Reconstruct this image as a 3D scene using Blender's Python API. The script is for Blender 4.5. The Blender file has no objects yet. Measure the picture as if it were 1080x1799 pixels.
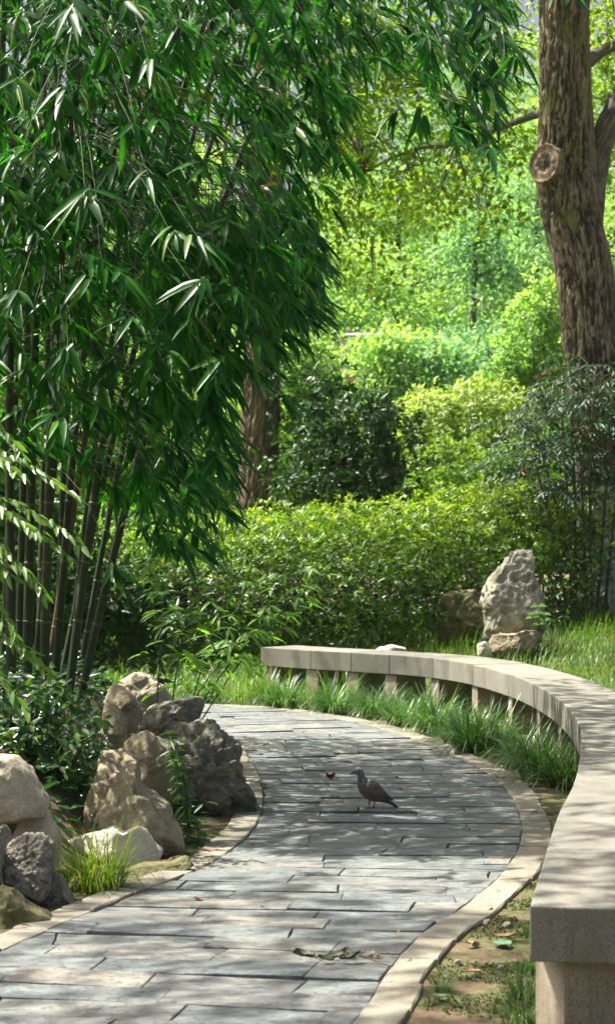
import bpy, bmesh, math, random
import numpy as np
from mathutils import Vector, Matrix

# ------------------------------------------------------------------ camera, sky, sun, exposure
SC = bpy.context.scene
F, CX, HZ, H = 3800.0, 540.0, 910.0, 1.55        # focal length / centre / horizon in photo pixels, eye height in metres
cam_d = bpy.data.cameras.new("camera")
cam = bpy.data.objects.new("camera", cam_d)
SC.collection.objects.link(cam)
cam.location = (0, 0, H)
cam.rotation_euler = (math.radians(90.0) + math.atan((HZ - 899.5) / F), 0, 0)
cam_d.sensor_fit = 'VERTICAL'
cam_d.sensor_height = 36.0
cam_d.lens = F / 1799.0 * 36.0
cam_d.clip_start = 0.1
cam_d.clip_end = 2000.0
cam_d.dof.use_dof = True
cam_d.dof.focus_distance = 12.0
cam_d.dof.aperture_fstop = 6.3
SC.camera = cam

SUN_H = (-0.925, 0.38)                               # horizontal direction towards the sun
SUN_EL = math.radians(60)
world = bpy.data.worlds.new("World")
SC.world = world
world.use_nodes = True
wn = world.node_tree.nodes
sky = wn.new("ShaderNodeTexSky")
sky.sky_type = 'NISHITA'
sky.sun_disc = False
sky.sun_elevation = SUN_EL
sky.sun_rotation = math.atan2(SUN_H[0], SUN_H[1])
sky.air_density = 0.8
sky.dust_density = 10.0
sky.ozone_density = 1.0
wn["Background"].inputs["Strength"].default_value = 0.08
world.node_tree.links.new(sky.outputs[0], wn["Background"].inputs["Color"])
sun_d = bpy.data.lights.new("sun", 'SUN')
sun_d.energy = 5.0
sun_d.angle = math.radians(0.55)
sun_d.color = (1.0, 0.94, 0.84)
sun = bpy.data.objects.new("sun", sun_d)
SC.collection.objects.link(sun)
sv = Vector((SUN_H[0] * math.cos(SUN_EL), SUN_H[1] * math.cos(SUN_EL), math.sin(SUN_EL)))
sun.rotation_euler = sv.to_track_quat('Z', 'Y').to_euler()
sun.location = (-10, 5, 20)
SC.view_settings.view_transform = 'Standard'
SC.view_settings.look = 'None'
SC.view_settings.gamma = 1.0
SC.view_settings.exposure = 1.5
SC.cycles.max_bounces = 7
SC.cycles.diffuse_bounces = 4
SC.cycles.glossy_bounces = 2
SC.cycles.transmission_bounces = 5
SC.cycles.use_denoising = True
SC.cycles.sample_clamp_indirect = 6.0

rng = np.random.default_rng(7)
random.seed(7)

# ------------------------------------------------------------------ helpers
def P(px, py, d):
    return np.array([(px - CX) / F * d, d, H + (HZ - py) / F * d])

def G(px, py, z=0.0):
    d = F * (H - z) / (py - HZ)
    return np.array([(px - CX) / F * d, d])

def nrm(v):
    return v / np.maximum(np.linalg.norm(v, axis=-1, keepdims=True), 1e-9)

_perm = np.random.default_rng(3).permutation(256)
_perm = np.concatenate([_perm, _perm, _perm])
_grad = nrm(np.random.default_rng(4).normal(size=(256, 3)))
def pn(p):
    """gradient noise, p (n,3) -> about -0.6..0.6"""
    p = np.asarray(p, float)
    i = np.floor(p).astype(int); f = p - i
    u = f * f * f * (f * (f * 6 - 15) + 10)
    i &= 255
    r = 0.0
    for a in (0, 1):
        for b in (0, 1):
            for c in (0, 1):
                h = _perm[_perm[_perm[i[:, 0] + a] + i[:, 1] + b] + i[:, 2] + c]
                g = _grad[h]
                d = (g * (f - np.array([a, b, c]))).sum(1)
                w = (u[:, 0] if a else 1 - u[:, 0]) * (u[:, 1] if b else 1 - u[:, 1]) * (u[:, 2] if c else 1 - u[:, 2])
                r = r + w * d
    return r

def fbm(p, o=4, gain=0.5):
    p = np.asarray(p, float); r = 0; a = 1
    for k in range(o):
        r = r + a * pn(p * 2 ** k + 17.3 * k); a *= gain
    return r

def link(o, parent=None):
    SC.collection.objects.link(o)
    if parent is not None:
        o.parent = parent
    return o

def tag(o, label=None, cat=None, group=None, kind=None):
    if label: o["label"] = label
    if cat: o["category"] = cat
    if group: o["group"] = group
    if kind: o["kind"] = kind
    return o

def mesh_tri(name, V, T, rnd=None, smooth=True):
    """mesh from arrays of vertices and triangles"""
    me = bpy.data.meshes.new(name)
    V = np.ascontiguousarray(V, dtype=np.float32); T = np.ascontiguousarray(T, dtype=np.int32)
    n, m = len(V), len(T)
    me.vertices.add(n); me.vertices.foreach_set("co", V.ravel())
    me.loops.add(m * 3); me.loops.foreach_set("vertex_index", T.ravel())
    me.polygons.add(m)
    me.polygons.foreach_set("loop_start", np.arange(0, m * 3, 3, dtype=np.int32))
    me.polygons.foreach_set("loop_total", np.full(m, 3, dtype=np.int32))
    me.polygons.foreach_set("use_smooth", np.full(m, smooth, dtype=bool))
    if rnd is not None:
        a = me.attributes.new("rnd", 'FLOAT', 'POINT')
        a.data.foreach_set("value", np.ascontiguousarray(rnd, dtype=np.float32))
    me.update(calc_edges=True)
    me.validate()
    return me

def obj(name, me, mat=None, parent=None):
    o = bpy.data.objects.new(name, me)
    if mat is not None and len(me.materials) == 0:
        me.materials.append(mat)
    return link(o, parent)

def empty(name, loc=(0, 0, 0)):
    o = bpy.data.objects.new(name, None)
    o.location = loc
    o.empty_display_size = 0.1
    return link(o)

def bm_obj(name, bm, mat, parent=None, smooth=False):
    me = bpy.data.meshes.new(name)
    bm.normal_update()
    bm.to_mesh(me); bm.free()
    if smooth:
        me.polygons.foreach_set("use_smooth", np.full(len(me.polygons), True, dtype=bool))
    return obj(name, me, mat, parent)

# ---- materials
def new_mat(name):
    m = bpy.data.materials.new(name); m.use_nodes = True
    nt = m.node_tree; b = nt.nodes["Principled BSDF"]
    return m, nt, b

def N(nt, typ, **kw):
    n = nt.nodes.new(typ)
    for k, v in kw.items():
        if k in n.inputs: n.inputs[k].default_value = v
        else: setattr(n, k, v)
    return n

def ramp(nt, fac, stops):
    r = nt.nodes.new("ShaderNodeValToRGB")
    e = r.color_ramp.elements
    while len(e) > 1: e.remove(e[-1])
    e[0].position = stops[0][0]; e[0].color = (*stops[0][1], 1)
    for p, c in stops[1:]:
        k = e.new(p); k.color = (*c, 1)
    if fac is not None: nt.links.new(fac, r.inputs[0])
    return r

def noise(nt, scale, detail=4, rough=0.55, vec=None, dist=0.0):
    n = N(nt, "ShaderNodeTexNoise", Scale=scale, Detail=detail, Roughness=rough, Distortion=dist)
    if vec is not None: nt.links.new(vec, n.inputs["Vector"])
    return n

def mix(nt, fac, a, b, mode='MIX'):
    m = nt.nodes.new("ShaderNodeMix"); m.data_type = 'RGBA'; m.blend_type = mode
    for s, v in ((m.inputs[0], fac), (m.inputs[6], a), (m.inputs[7], b)):
        if isinstance(v, (int, float)): s.default_value = v
        elif isinstance(v, tuple): s.default_value = (*v, 1)
        else: nt.links.new(v, s)
    return m.outputs[2]

def bump(nt, b, height, strength=0.4, dist=0.01):
    n = nt.nodes.new("ShaderNodeBump")
    n.inputs["Strength"].default_value = strength; n.inputs["Distance"].default_value = dist
    nt.links.new(height, n.inputs["Height"]); nt.links.new(n.outputs[0], b.inputs["Normal"])
    return n

def leaf_mat(name, stops, rough=0.42, trans=0.45, tcol=(1.0, 1.15, 0.35), spec=0.5, brown=None):
    m, nt, b = new_mat(name)
    at = N(nt, "ShaderNodeAttribute", attribute_name="rnd")
    r = ramp(nt, at.outputs["Fac"], stops)
    col = r.outputs[0]
    tc = N(nt, "ShaderNodeTexCoord")
    n = noise(nt, 1.7, 3, vec=tc.outputs["Object"])
    v = ramp(nt, n.outputs[0], [(0.3, (0.72, 0.78, 0.72)), (0.7, (1.22, 1.18, 1.1))])
    col = mix(nt, 1.0, col, v.outputs[0], 'MULTIPLY')
    if brown is not None:
        n2 = noise(nt, 38.0, 2, vec=tc.outputs["Object"])
        f = ramp(nt, n2.outputs[0], [(0.66, (0, 0, 0)), (0.72, (1, 1, 1))])
        col = mix(nt, f.outputs[0], col, brown)
    nt.links.new(col, b.inputs["Base Color"])
    b.inputs["Roughness"].default_value = rough
    b.inputs["Specular IOR Level"].default_value = spec
    tr = nt.nodes.new("ShaderNodeBsdfTranslucent")
    tcm = mix(nt, 1.0, col, tcol, 'MULTIPLY')
    tcm2 = mix(nt, 1.0, tcm, (1.5, 1.5, 1.5), 'MULTIPLY')
    nt.links.new(tcm2, tr.inputs["Color"])
    ms = nt.nodes.new("ShaderNodeMixShader"); ms.inputs[0].default_value = trans
    nt.links.new(b.outputs[0], ms.inputs[1]); nt.links.new(tr.outputs[0], ms.inputs[2])
    nt.links.new(ms.outputs[0], nt.nodes["Material Output"].inputs["Surface"])
    return m

G_ = lambda *a: a
M = {}
M['bamboo_leaf'] = leaf_mat("bamboo_leaf", [(0, (0.006, 0.045, 0.009)), (0.5, (0.018, 0.105, 0.014)), (0.88, (0.06, 0.2, 0.02)), (0.965, (0.12, 0.16, 0.02)), (1.0, (0.24, 0.14, 0.03))], 0.36, 0.42, (0.95, 1.4, 0.2), 0.22)
M['dwarf_leaf'] = leaf_mat("dwarf_leaf", [(0, (0.09, 0.23, 0.035)), (1, (0.19, 0.35, 0.055))], 0.45, 0.5)
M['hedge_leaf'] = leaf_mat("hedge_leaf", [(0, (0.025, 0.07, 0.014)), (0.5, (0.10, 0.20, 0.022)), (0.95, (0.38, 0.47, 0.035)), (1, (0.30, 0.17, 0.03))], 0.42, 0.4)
M['dark_leaf'] = leaf_mat("dark_leaf", [(0, (0.024, 0.075, 0.02)), (1, (0.06, 0.15, 0.034))], 0.38, 0.3, spec=0.4)
M['bright_leaf'] = leaf_mat("bright_leaf", [(0, (0.14, 0.23, 0.05)), (0.6, (0.27, 0.36, 0.10)), (1, (0.42, 0.46, 0.2))], 0.45, 0.42)
M['mid_leaf'] = leaf_mat("mid_leaf", [(0, (0.09, 0.2, 0.025)), (1, (0.21, 0.33, 0.035))], 0.45, 0.5)
M['nandina_leaf'] = leaf_mat("nandina_leaf", [(0, (0.018, 0.055, 0.026)), (0.8, (0.035, 0.09, 0.04)), (0.97, (0.07, 0.15, 0.04)), (1, (0.25, 0.06, 0.03))], 0.42, 0.35, spec=0.35)
M['spray_leaf'] = leaf_mat("spray_leaf", [(0, (0.06, 0.17, 0.04)), (1, (0.16, 0.27, 0.05))], 0.4, 0.45)
M['shrub_leaf'] = leaf_mat("shrub_leaf", [(0, (0.016, 0.06, 0.022)), (0.75, (0.04, 0.11, 0.03)), (1, (0.11, 0.19, 0.04))], 0.3, 0.3)
M['crown_leaf'] = leaf_mat("crown_leaf", [(0, (0.10, 0.18, 0.015)), (0.7, (0.19, 0.29, 0.02)), (1, (0.26, 0.34, 0.05))], 0.45, 0.55)
M['far_a'] = leaf_mat("far_yellow_green_leaf", [(0, (0.14, 0.28, 0.09)), (1, (0.38, 0.51, 0.22))], 0.6, 0.5)
M['far_b'] = leaf_mat("far_blue_green_leaf", [(0, (0.085, 0.21, 0.13)), (1, (0.27, 0.43, 0.27))], 0.6, 0.5)  # far greens made paler; distance haze put into the leaf colour
M['far_c'] = leaf_mat("far_dark_green_leaf", [(0, (0.06, 0.15, 0.07)), (1, (0.12, 0.25, 0.09))], 0.6, 0.45)
M['grass'] = leaf_mat("grass_blade", [(0, (0.04, 0.115, 0.02)), (0.6, (0.095, 0.2, 0.03)), (1, (0.24, 0.31, 0.08))], 0.4, 0.38)
M['tuft'] = leaf_mat("tuft_blade", [(0, (0.022, 0.08, 0.022)), (0.6, (0.06, 0.145, 0.035)), (1, (0.19, 0.27, 0.11))], 0.34, 0.35)
M['lime_tuft'] = leaf_mat("lime_tuft_blade", [(0, (0.07, 0.14, 0.02)), (0.7, (0.14, 0.21, 0.03)), (1, (0.28, 0.24, 0.08))], 0.4, 0.45)

def simple(name, col, rough=0.7):
    m, nt, b = new_mat(name)
    tc = N(nt, "ShaderNodeTexCoord")
    n = noise(nt, 14, 4, vec=tc.outputs["Object"])
    r = ramp(nt, n.outputs[0], [(0.25, tuple(c * 0.65 for c in col)), (0.75, tuple(min(1, c * 1.3) for c in col))])
    nt.links.new(r.outputs[0], b.inputs["Base Color"]); b.inputs["Roughness"].default_value = rough
    bump(nt, b, n.outputs[0], 0.3, 0.005)
    return m
M['twig'] = simple("twig_bark", (0.10, 0.075, 0.04))
M['green_twig'] = simple("green_twig", (0.035, 0.055, 0.018), 0.8)
M['branch'] = simple("branch_bark", (0.075, 0.055, 0.04), 0.85)
M['far_bark'] = simple("far_bark", (0.07, 0.06, 0.05), 0.9)
M['red_leaf'] = simple("dry_red_leaf", (0.22, 0.05, 0.022), 0.6)
M['brown_leaf'] = simple("dry_brown_leaf", (0.28, 0.16, 0.07), 0.7)
M['blue_leaf'] = simple("fallen_green_leaf", (0.10, 0.22, 0.12), 0.5)
M['dark_dry'] = simple("withered_leaf", (0.06, 0.085, 0.03), 0.55)
M['pebble'] = simple("pebble", (0.27, 0.25, 0.21), 0.8)

def culm_mat(name, ca, cb):
    m, nt, b = new_mat(name)
    tc = N(nt, "ShaderNodeTexCoord")
    n = noise(nt, 5, 4, vec=tc.outputs["Object"])
    r = ramp(nt, n.outputs[0], [(0.3, ca), (0.7, cb)])
    nt.links.new(r.outputs[0], b.inputs["Base Color"])
    b.inputs["Roughness"].default_value = 0.55
    return m
M['culm'] = culm_mat("bamboo_culm_green", (0.009, 0.024, 0.005), (0.03, 0.056, 0.010))
M['culm_brown'] = culm_mat("bamboo_culm_brown", (0.07, 0.045, 0.02), (0.14, 0.085, 0.035))
M['node'] = simple("bamboo_node", (0.09, 0.10, 0.04), 0.6)

def stone_mat(name, stops, scale=3.0, moss=None, moss_lo=0.5, speck=0.12, bumps=0.6, dark=None, rough=0.85):
    m, nt, b = new_mat(name)
    tc = N(nt, "ShaderNodeTexCoord"); v = tc.outputs["Object"]
    n1 = noise(nt, scale, 8, 0.62, v, 0.4)
    col = ramp(nt, n1.outputs[0], stops).outputs[0]
    n2 = noise(nt, scale * 22, 3, 0.7, v)
    s = ramp(nt, n2.outputs[0], [(0.3, (1 - speck * 2.2,) * 3), (0.7, (1 + speck * 1.6,) * 3)])
    col = mix(nt, 1.0, col, s.outputs[0], 'MULTIPLY')
    n3 = noise(nt, scale * 1.8, 6, 0.7, v, 0.8)
    if dark is not None:
        f = ramp(nt, n3.outputs[0], [(0.46, (0, 0, 0)), (0.6, (0.7, 0.7, 0.7))])
        col = mix(nt, f.outputs[0], col, dark)
    if moss is not None:
        n4 = noise(nt, scale * 1.1, 8, 0.7, v, 0.3)
        f = ramp(nt, n4.outputs[0], [(moss_lo, (0, 0, 0)), (moss_lo + 0.12, (0.85, 0.85, 0.85))])
        col = mix(nt, f.outputs[0], col, moss)
    nt.links.new(col, b.inputs["Base Color"])
    b.inputs["Roughness"].default_value = rough
    vor = N(nt, "ShaderNodeTexVoronoi", Scale=scale * 9); nt.links.new(v, vor.inputs["Vector"])
    hgt = mix(nt, 0.45, n2.outputs[0], vor.outputs["Distance"])
    hgt = mix(nt, 0.6, hgt, n3.outputs[0])
    bump(nt, b, hgt, bumps, 0.03)
    return m
M['rock_tan'] = stone_mat("rock_tan", [(0.25, (0.130, 0.108, 0.065)), (0.45, (0.260, 0.222, 0.138)), (0.6, (0.340, 0.291, 0.185)), (0.75, (0.290, 0.197, 0.107))], 6.0, (0.085, 0.094, 0.039), 0.53, 0.14)
M['rock_dark'] = stone_mat("rock_dark", [(0.25, (0.110, 0.106, 0.074)), (0.45, (0.215, 0.207, 0.153)), (0.58, (0.330, 0.315, 0.241)), (0.7, (0.480, 0.458, 0.361))], 8.0, (0.085, 0.099, 0.034), 0.53, 0.16, 0.9, (0.120, 0.113, 0.079))
M['rock_pale'] = stone_mat("rock_pale", [(0.25, (0.270, 0.222, 0.150)), (0.5, (0.420, 0.369, 0.267)), (0.75, (0.500, 0.448, 0.335))], 5.5, (0.170, 0.153, 0.086), 0.56, 0.14, 0.5)
M['rock_white'] = stone_mat("rock_white", [(0.25, (0.340, 0.325, 0.249)), (0.5, (0.470, 0.448, 0.353)), (0.75, (0.540, 0.512, 0.404))], 7, (0.240, 0.217, 0.129), 0.6, 0.2, 0.5)
M['rock_pit'] = stone_mat("rock_pitted", [(0.25, (0.120, 0.110, 0.079)), (0.45, (0.250, 0.231, 0.176)), (0.6, (0.360, 0.335, 0.258)), (0.75, (0.450, 0.424, 0.344))], 9.0, (0.075, 0.079, 0.043), 0.58, 0.16, 0.8, (0.090, 0.084, 0.065))
M['rock_moss'] = stone_mat("rock_mossy", [(0.3, (0.070, 0.069, 0.026)), (0.5, (0.160, 0.143, 0.060)), (0.7, (0.240, 0.197, 0.095))], 6.0, (0.070, 0.084, 0.022), 0.48, 0.15, 0.6)
M['rock_grey'] = stone_mat("rock_limestone", [(0.25, (0.170, 0.163, 0.120)), (0.5, (0.340, 0.325, 0.249)), (0.72, (0.440, 0.414, 0.318))], 5.0, (0.150, 0.138, 0.073), 0.58, 0.12, 0.9, (0.150, 0.143, 0.103))

def granite(name, lo, hi, speck, stain):
    m, nt, b = new_mat(name)
    g = N(nt, "ShaderNodeNewGeometry"); v = g.outputs["Position"]
    n1 = noise(nt, 2.2, 6, 0.6, v, 0.3)
    col = ramp(nt, n1.outputs[0], [(0.3, lo), (0.7, hi)]).outputs[0]
    n2 = noise(nt, 190, 3, 0.7, v)
    s = ramp(nt, n2.outputs[0], [(0.36, (0.42, 0.42, 0.41)), (0.48, (0.95, 0.95, 0.95)), (0.62, (1.15, 1.15, 1.15))])
    col = mix(nt, speck, col, mix(nt, 1.0, col, s.outputs[0], 'MULTIPLY'))
    n3 = noise(nt, 7, 7, 0.75, v, 0.5)
    f = ramp(nt, n3.outputs[0], [(0.5, (0, 0, 0)), (0.68, (0.55, 0.55, 0.55))])
    col = mix(nt, f.outputs[0], col, stain)
    mp = N(nt, "ShaderNodeMapping"); nt.links.new(v, mp.inputs["Vector"]); mp.inputs["Scale"].default_value = (9, 9, 1.5)
    n5 = noise(nt, 1.0, 6, 0.7, mp.outputs[0], 0.6)
    f5 = ramp(nt, n5.outputs[0], [(0.52, (0, 0, 0)), (0.7, (0.6, 0.6, 0.6))])
    col = mix(nt, f5.outputs[0], col, tuple(c * 0.62 for c in stain))
    oi = N(nt, "ShaderNodeObjectInfo")
    tint = ramp(nt, oi.outputs["Random"], [(0, (0.78, 0.79, 0.78)), (1, (1.12, 1.10, 1.06))])
    col = mix(nt, 1.0, col, tint.outputs[0], 'MULTIPLY')
    nt.links.new(col, b.inputs["Base Color"]); b.inputs["Roughness"].default_value = 0.8
    bump(nt, b, n2.outputs[0], 0.35, 0.004)
    return m
M['granite'] = granite("bench_granite", (0.155, 0.153, 0.13), (0.235, 0.231, 0.198), 1.0, (0.15, 0.145, 0.09))
M['granite_leg'] = granite("leg_granite", (0.28, 0.24, 0.175), (0.36, 0.315, 0.24), 1.0, (0.13, 0.125, 0.06))
M['kerb'] = granite("kerb_granite", (0.185, 0.176, 0.138), (0.285, 0.268, 0.216), 0.9, (0.25, 0.235, 0.17))

def slate():
    m, nt, b = new_mat("slate")
    oi = N(nt, "ShaderNodeObjectInfo")
    g = N(nt, "ShaderNodeNewGeometry")
    mp = N(nt, "ShaderNodeMapping"); nt.links.new(g.outputs["Position"], mp.inputs["Vector"])
    cmb = N(nt, "ShaderNodeCombineXYZ")
    for k in range(3): nt.links.new(oi.outputs["Random"], cmb.inputs[k])
    sc = N(nt, "ShaderNodeVectorMath", operation='SCALE'); sc.inputs["Scale"].default_value = 40
    nt.links.new(cmb.outputs[0], sc.inputs[0]); nt.links.new(sc.outputs[0], mp.inputs["Location"])
    v = mp.outputs[0]
    base = ramp(nt, oi.outputs["Random"], [(0, (0.11, 0.132, 0.135)), (0.3, (0.148, 0.168, 0.168)), (0.55, (0.165, 0.174, 0.168)), (0.75, (0.135, 0.16, 0.16)), (0.9, (0.178, 0.179, 0.166)), (1, (0.195, 0.187, 0.162))])
    n1 = noise(nt, 4.5, 8, 0.65, v, 1.2)
    t = ramp(nt, n1.outputs[0], [(0.3, (0.5, 0.52, 0.53)), (0.5, (1, 1, 1)), (0.7, (1.5, 1.45, 1.36))])
    col = mix(nt, 1.0, base.outputs[0], t.outputs[0], 'MULTIPLY')
    n2 = noise(nt, 2.4, 5, 0.6, v, 0.5)
    f = ramp(nt, n2.outputs[0], [(0.55, (0, 0, 0)), (0.75, (0.45, 0.45, 0.45))])
    col = mix(nt, f.outputs[0], col, (0.23, 0.2, 0.145))
    nt.links.new(col, b.inputs["Base Color"])
    b.inputs["Roughness"].default_value = 0.62
    mp2 = N(nt, "ShaderNodeMapping"); nt.links.new(v, mp2.inputs["Vector"])
    mp2.inputs["Scale"].default_value = (3.5, 13, 5)
    n3 = noise(nt, 1.0, 8, 0.6, mp2.outputs[0], 1.5)
    st = ramp(nt, n3.outputs[0], [(0.30, (0, 0, 0)), (0.34, (0.3, 0.3, 0.3)), (0.46, (0.36, 0.36, 0.36)), (0.48, (0.62, 0.62, 0.62)), (0.6, (0.7, 0.7, 0.7)), (0.62, (1, 1, 1))])
    n4 = noise(nt, 60, 4, 0.7, v)
    hh = mix(nt, 0.25, st.outputs[0], n4.outputs[0])
    bump(nt, b, hh, 1.0, 0.026)
    return m
M['slate'] = slate()
M['grout'] = simple("path_bedding", (0.035, 0.033, 0.028), 0.95)

def ground_mat():
    m, nt, b = new_mat("soil")
    g = N(nt, "ShaderNodeNewGeometry"); v = g.outputs["Position"]
    n1 = noise(nt, 1.6, 8, 0.65, v)
    soil = ramp(nt, n1.outputs[0], [(0.3, (0.08, 0.055, 0.03)), (0.55, (0.17, 0.12, 0.07)), (0.75, (0.24, 0.18, 0.11))])
    n2 = noise(nt, 2.6, 9, 0.68, v, 0.3)
    f = ramp(nt, n2.outputs[0], [(0.42, (0, 0, 0)), (0.52, (0.9, 0.9, 0.9))])
    n3 = noise(nt, 30, 5, 0.7, v)
    mossc = ramp(nt, n3.outputs[0], [(0.3, (0.035, 0.05, 0.012)), (0.7, (0.115, 0.125, 0.03))])
    col = mix(nt, f.outputs[0], soil.outputs[0], mossc.outputs[0])
    s = ramp(nt, n3.outputs[0], [(0.3, (0.6, 0.6, 0.6)), (0.7, (1.25, 1.25, 1.25))])
    col = mix(nt, 1.0, col, s.outputs[0], 'MULTIPLY')
    nt.links.new(col, b.inputs["Base Color"]); b.inputs["Roughness"].default_value = 0.95
    hh = mix(nt, 0.5, n3.outputs[0], n1.outputs[0])
    bump(nt, b, hh, 0.9, 0.03)
    return m
M['soil'] = ground_mat()

def bark_mat(name, ridge, furrow, moss, white=None):
    m, nt, b = new_mat(name)
    at = N(nt, "ShaderNodeAttribute", attribute_name="rnd")
    tc = N(nt, "ShaderNodeTexCoord"); v = tc.outputs["Object"]
    n1 = noise(nt, 5, 6, 0.65, v)
    c1 = ramp(nt, n1.outputs[0], [(0.3, tuple(c * 0.7 for c in ridge)), (0.7, tuple(c * 1.25 for c in ridge))])
    col = mix(nt, at.outputs["Fac"], furrow, c1.outputs[0])  # furrow tone: darker bark plus crevice shade put into the colour
    n2 = noise(nt, 60, 4, 0.7, v)
    s = ramp(nt, n2.outputs[0], [(0.3, (0.68, 0.68, 0.68)), (0.7, (1.28, 1.28, 1.28))])
    col = mix(nt, 1.0, col, s.outputs[0], 'MULTIPLY')
    n3 = noise(nt, 2.6, 8, 0.72, v, 0.4)
    f = ramp(nt, n3.outputs[0], [(0.55, (0, 0, 0)), (0.64, (0.75, 0.75, 0.75))])
    col = mix(nt, f.outputs[0], col, moss)
    if white is not None:
        sep = N(nt, "ShaderNodeSeparateXYZ"); nt.links.new(v, sep.inputs[0])
        nn = noise(nt, 8, 5, 0.7, v)
        ad = N(nt, "ShaderNodeMath", operation='MULTIPLY_ADD'); ad.inputs[1].default_value = 0.16
        nt.links.new(nn.outputs[0], ad.inputs[0]); nt.links.new(sep.outputs[2], ad.inputs[2])
        mr = N(nt, "ShaderNodeMapRange"); nt.links.new(ad.outputs[0], mr.inputs[0])
        mr.inputs[1].default_value = white; mr.inputs[2].default_value = white + 0.05; mr.inputs[3].default_value = 0.85; mr.inputs[4].default_value = 0.0
        col = mix(nt, mr.outputs[0], col, (0.62, 0.62, 0.58))
    nt.links.new(col, b.inputs["Base Color"]); b.inputs["Roughness"].default_value = 0.9
    bump(nt, b, n2.outputs[0], 0.5, 0.01)
    return m
M['bark'] = bark_mat("camphor_bark", (0.2, 0.145, 0.092), (0.075, 0.055, 0.038), (0.14, 0.15, 0.035))
M['bark_grey'] = bark_mat("grey_bark", (0.17, 0.145, 0.12), (0.07, 0.055, 0.045), (0.10, 0.10, 0.05))
M['stub'] = bark_mat("cut_stub", (0.27, 0.2, 0.14), (0.08, 0.06, 0.042), (0.17, 0.16, 0.08))

# ---- leaf templates: X width, Y along, Z normal (scaled by length), and a fold (scaled by width)
def tpl_leaf(stations, droop=0.18, fold=0.12):
    V = [(0, 0, 0, 0)]; T = []
    for t, w in stations:
        z = -droop * t * t
        V += [(-w, t, z, fold * w), (0, t, z, -fold * w * 0.4), (w, t, z, fold * w)]
    V.append((0, 1, -droop, 0))
    k = len(stations)
    T += [(0, 2, 1), (0, 3, 2)]
    for i in range(k - 1):
        a = 1 + 3 * i; c = a + 3
        for q in (0, 1):
            T += [(a + q, a + q + 1, c + q + 1), (a + q, c + q + 1, c + q)]
    a = 1 + 3 * (k - 1); e = len(V) - 1
    T += [(a, a + 1, e), (a + 1, a + 2, e)]
    return np.array(V, float), np.array(T)
T_BAMBOO = tpl_leaf([(0.1, 0.36), (0.36, 0.5), (0.7, 0.3)], 0.22, 0.25)
T_OVATE = tpl_leaf([(0.3, 0.5), (0.68, 0.36)], 0.16, 0.3)
T_DIAM = (np.array([(0, 0, 0, 0), (-0.5, 0.45, 0, 0.12), (0.5, 0.45, 0, 0.12), (0, 1, -0.12, 0)], float), np.array([(0, 2, 1), (1, 2, 3)]))
T_MID = (np.array([(0, 0, 0, 0), (-0.5, 0.42, -0.02, 0.14), (0, 0.45, -0.03, -0.05), (0.5, 0.42, -0.02, 0.14), (0, 1, -0.16, 0)], float), np.array([(0, 2, 1), (0, 3, 2), (1, 2, 4), (2, 3, 4)]))
def tpl_blade(c):
    ts = [0, 0.3, 0.6, 0.85, 1.0]; V = []; T = []
    y = z = 0; V2 = []
    for i, t in enumerate(ts):
        if i:
            a = math.pi / 2 - c * (t + ts[i - 1]) / 2
            y += math.cos(a) * (t - ts[i - 1]); z += math.sin(a) * (t - ts[i - 1])
        w = 0.5 * (1 - t ** 2.2)
        V2.append((y, z, w))
    for (y, z, w) in V2[:-1]: V += [(-w, y, z), (w, y, z)]
    V.append((0, V2[-1][0], V2[-1][1]))
    for i in range(3): a = 2 * i; T += [(a, a + 1, a + 3), (a, a + 3, a + 2)]
    T.append((6, 7, 8))
    return np.array(V, float), np.array(T)
BLADES = [tpl_blade(c) for c in (0.8, 1.7, 2.5, 3.1)]

def frame(axis, normal):
    y = nrm(axis); x = nrm(np.cross(y, normal)); z = np.cross(x, y)
    return np.stack([x, y, z], axis=2)              # columns

def scatter(tpl, pos, axis, normal, length, width, rnd):
    Vt, Tt = tpl
    R = frame(axis, normal)
    S = np.stack([width, length, length], axis=1)
    L = Vt[None, :, :3] * S[:, None, :]
    if Vt.shape[1] == 4: L[:, :, 2] += Vt[None, :, 3] * width[:, None]
    V = np.einsum('nij,nkj->nki', R, L) + pos[:, None, :]
    n, k = len(pos), len(Vt)
    T = Tt[None] + (np.arange(n) * k)[:, None, None]
    return V.reshape(-1, 3), T.reshape(-1, 3), np.repeat(rnd, k)

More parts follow.
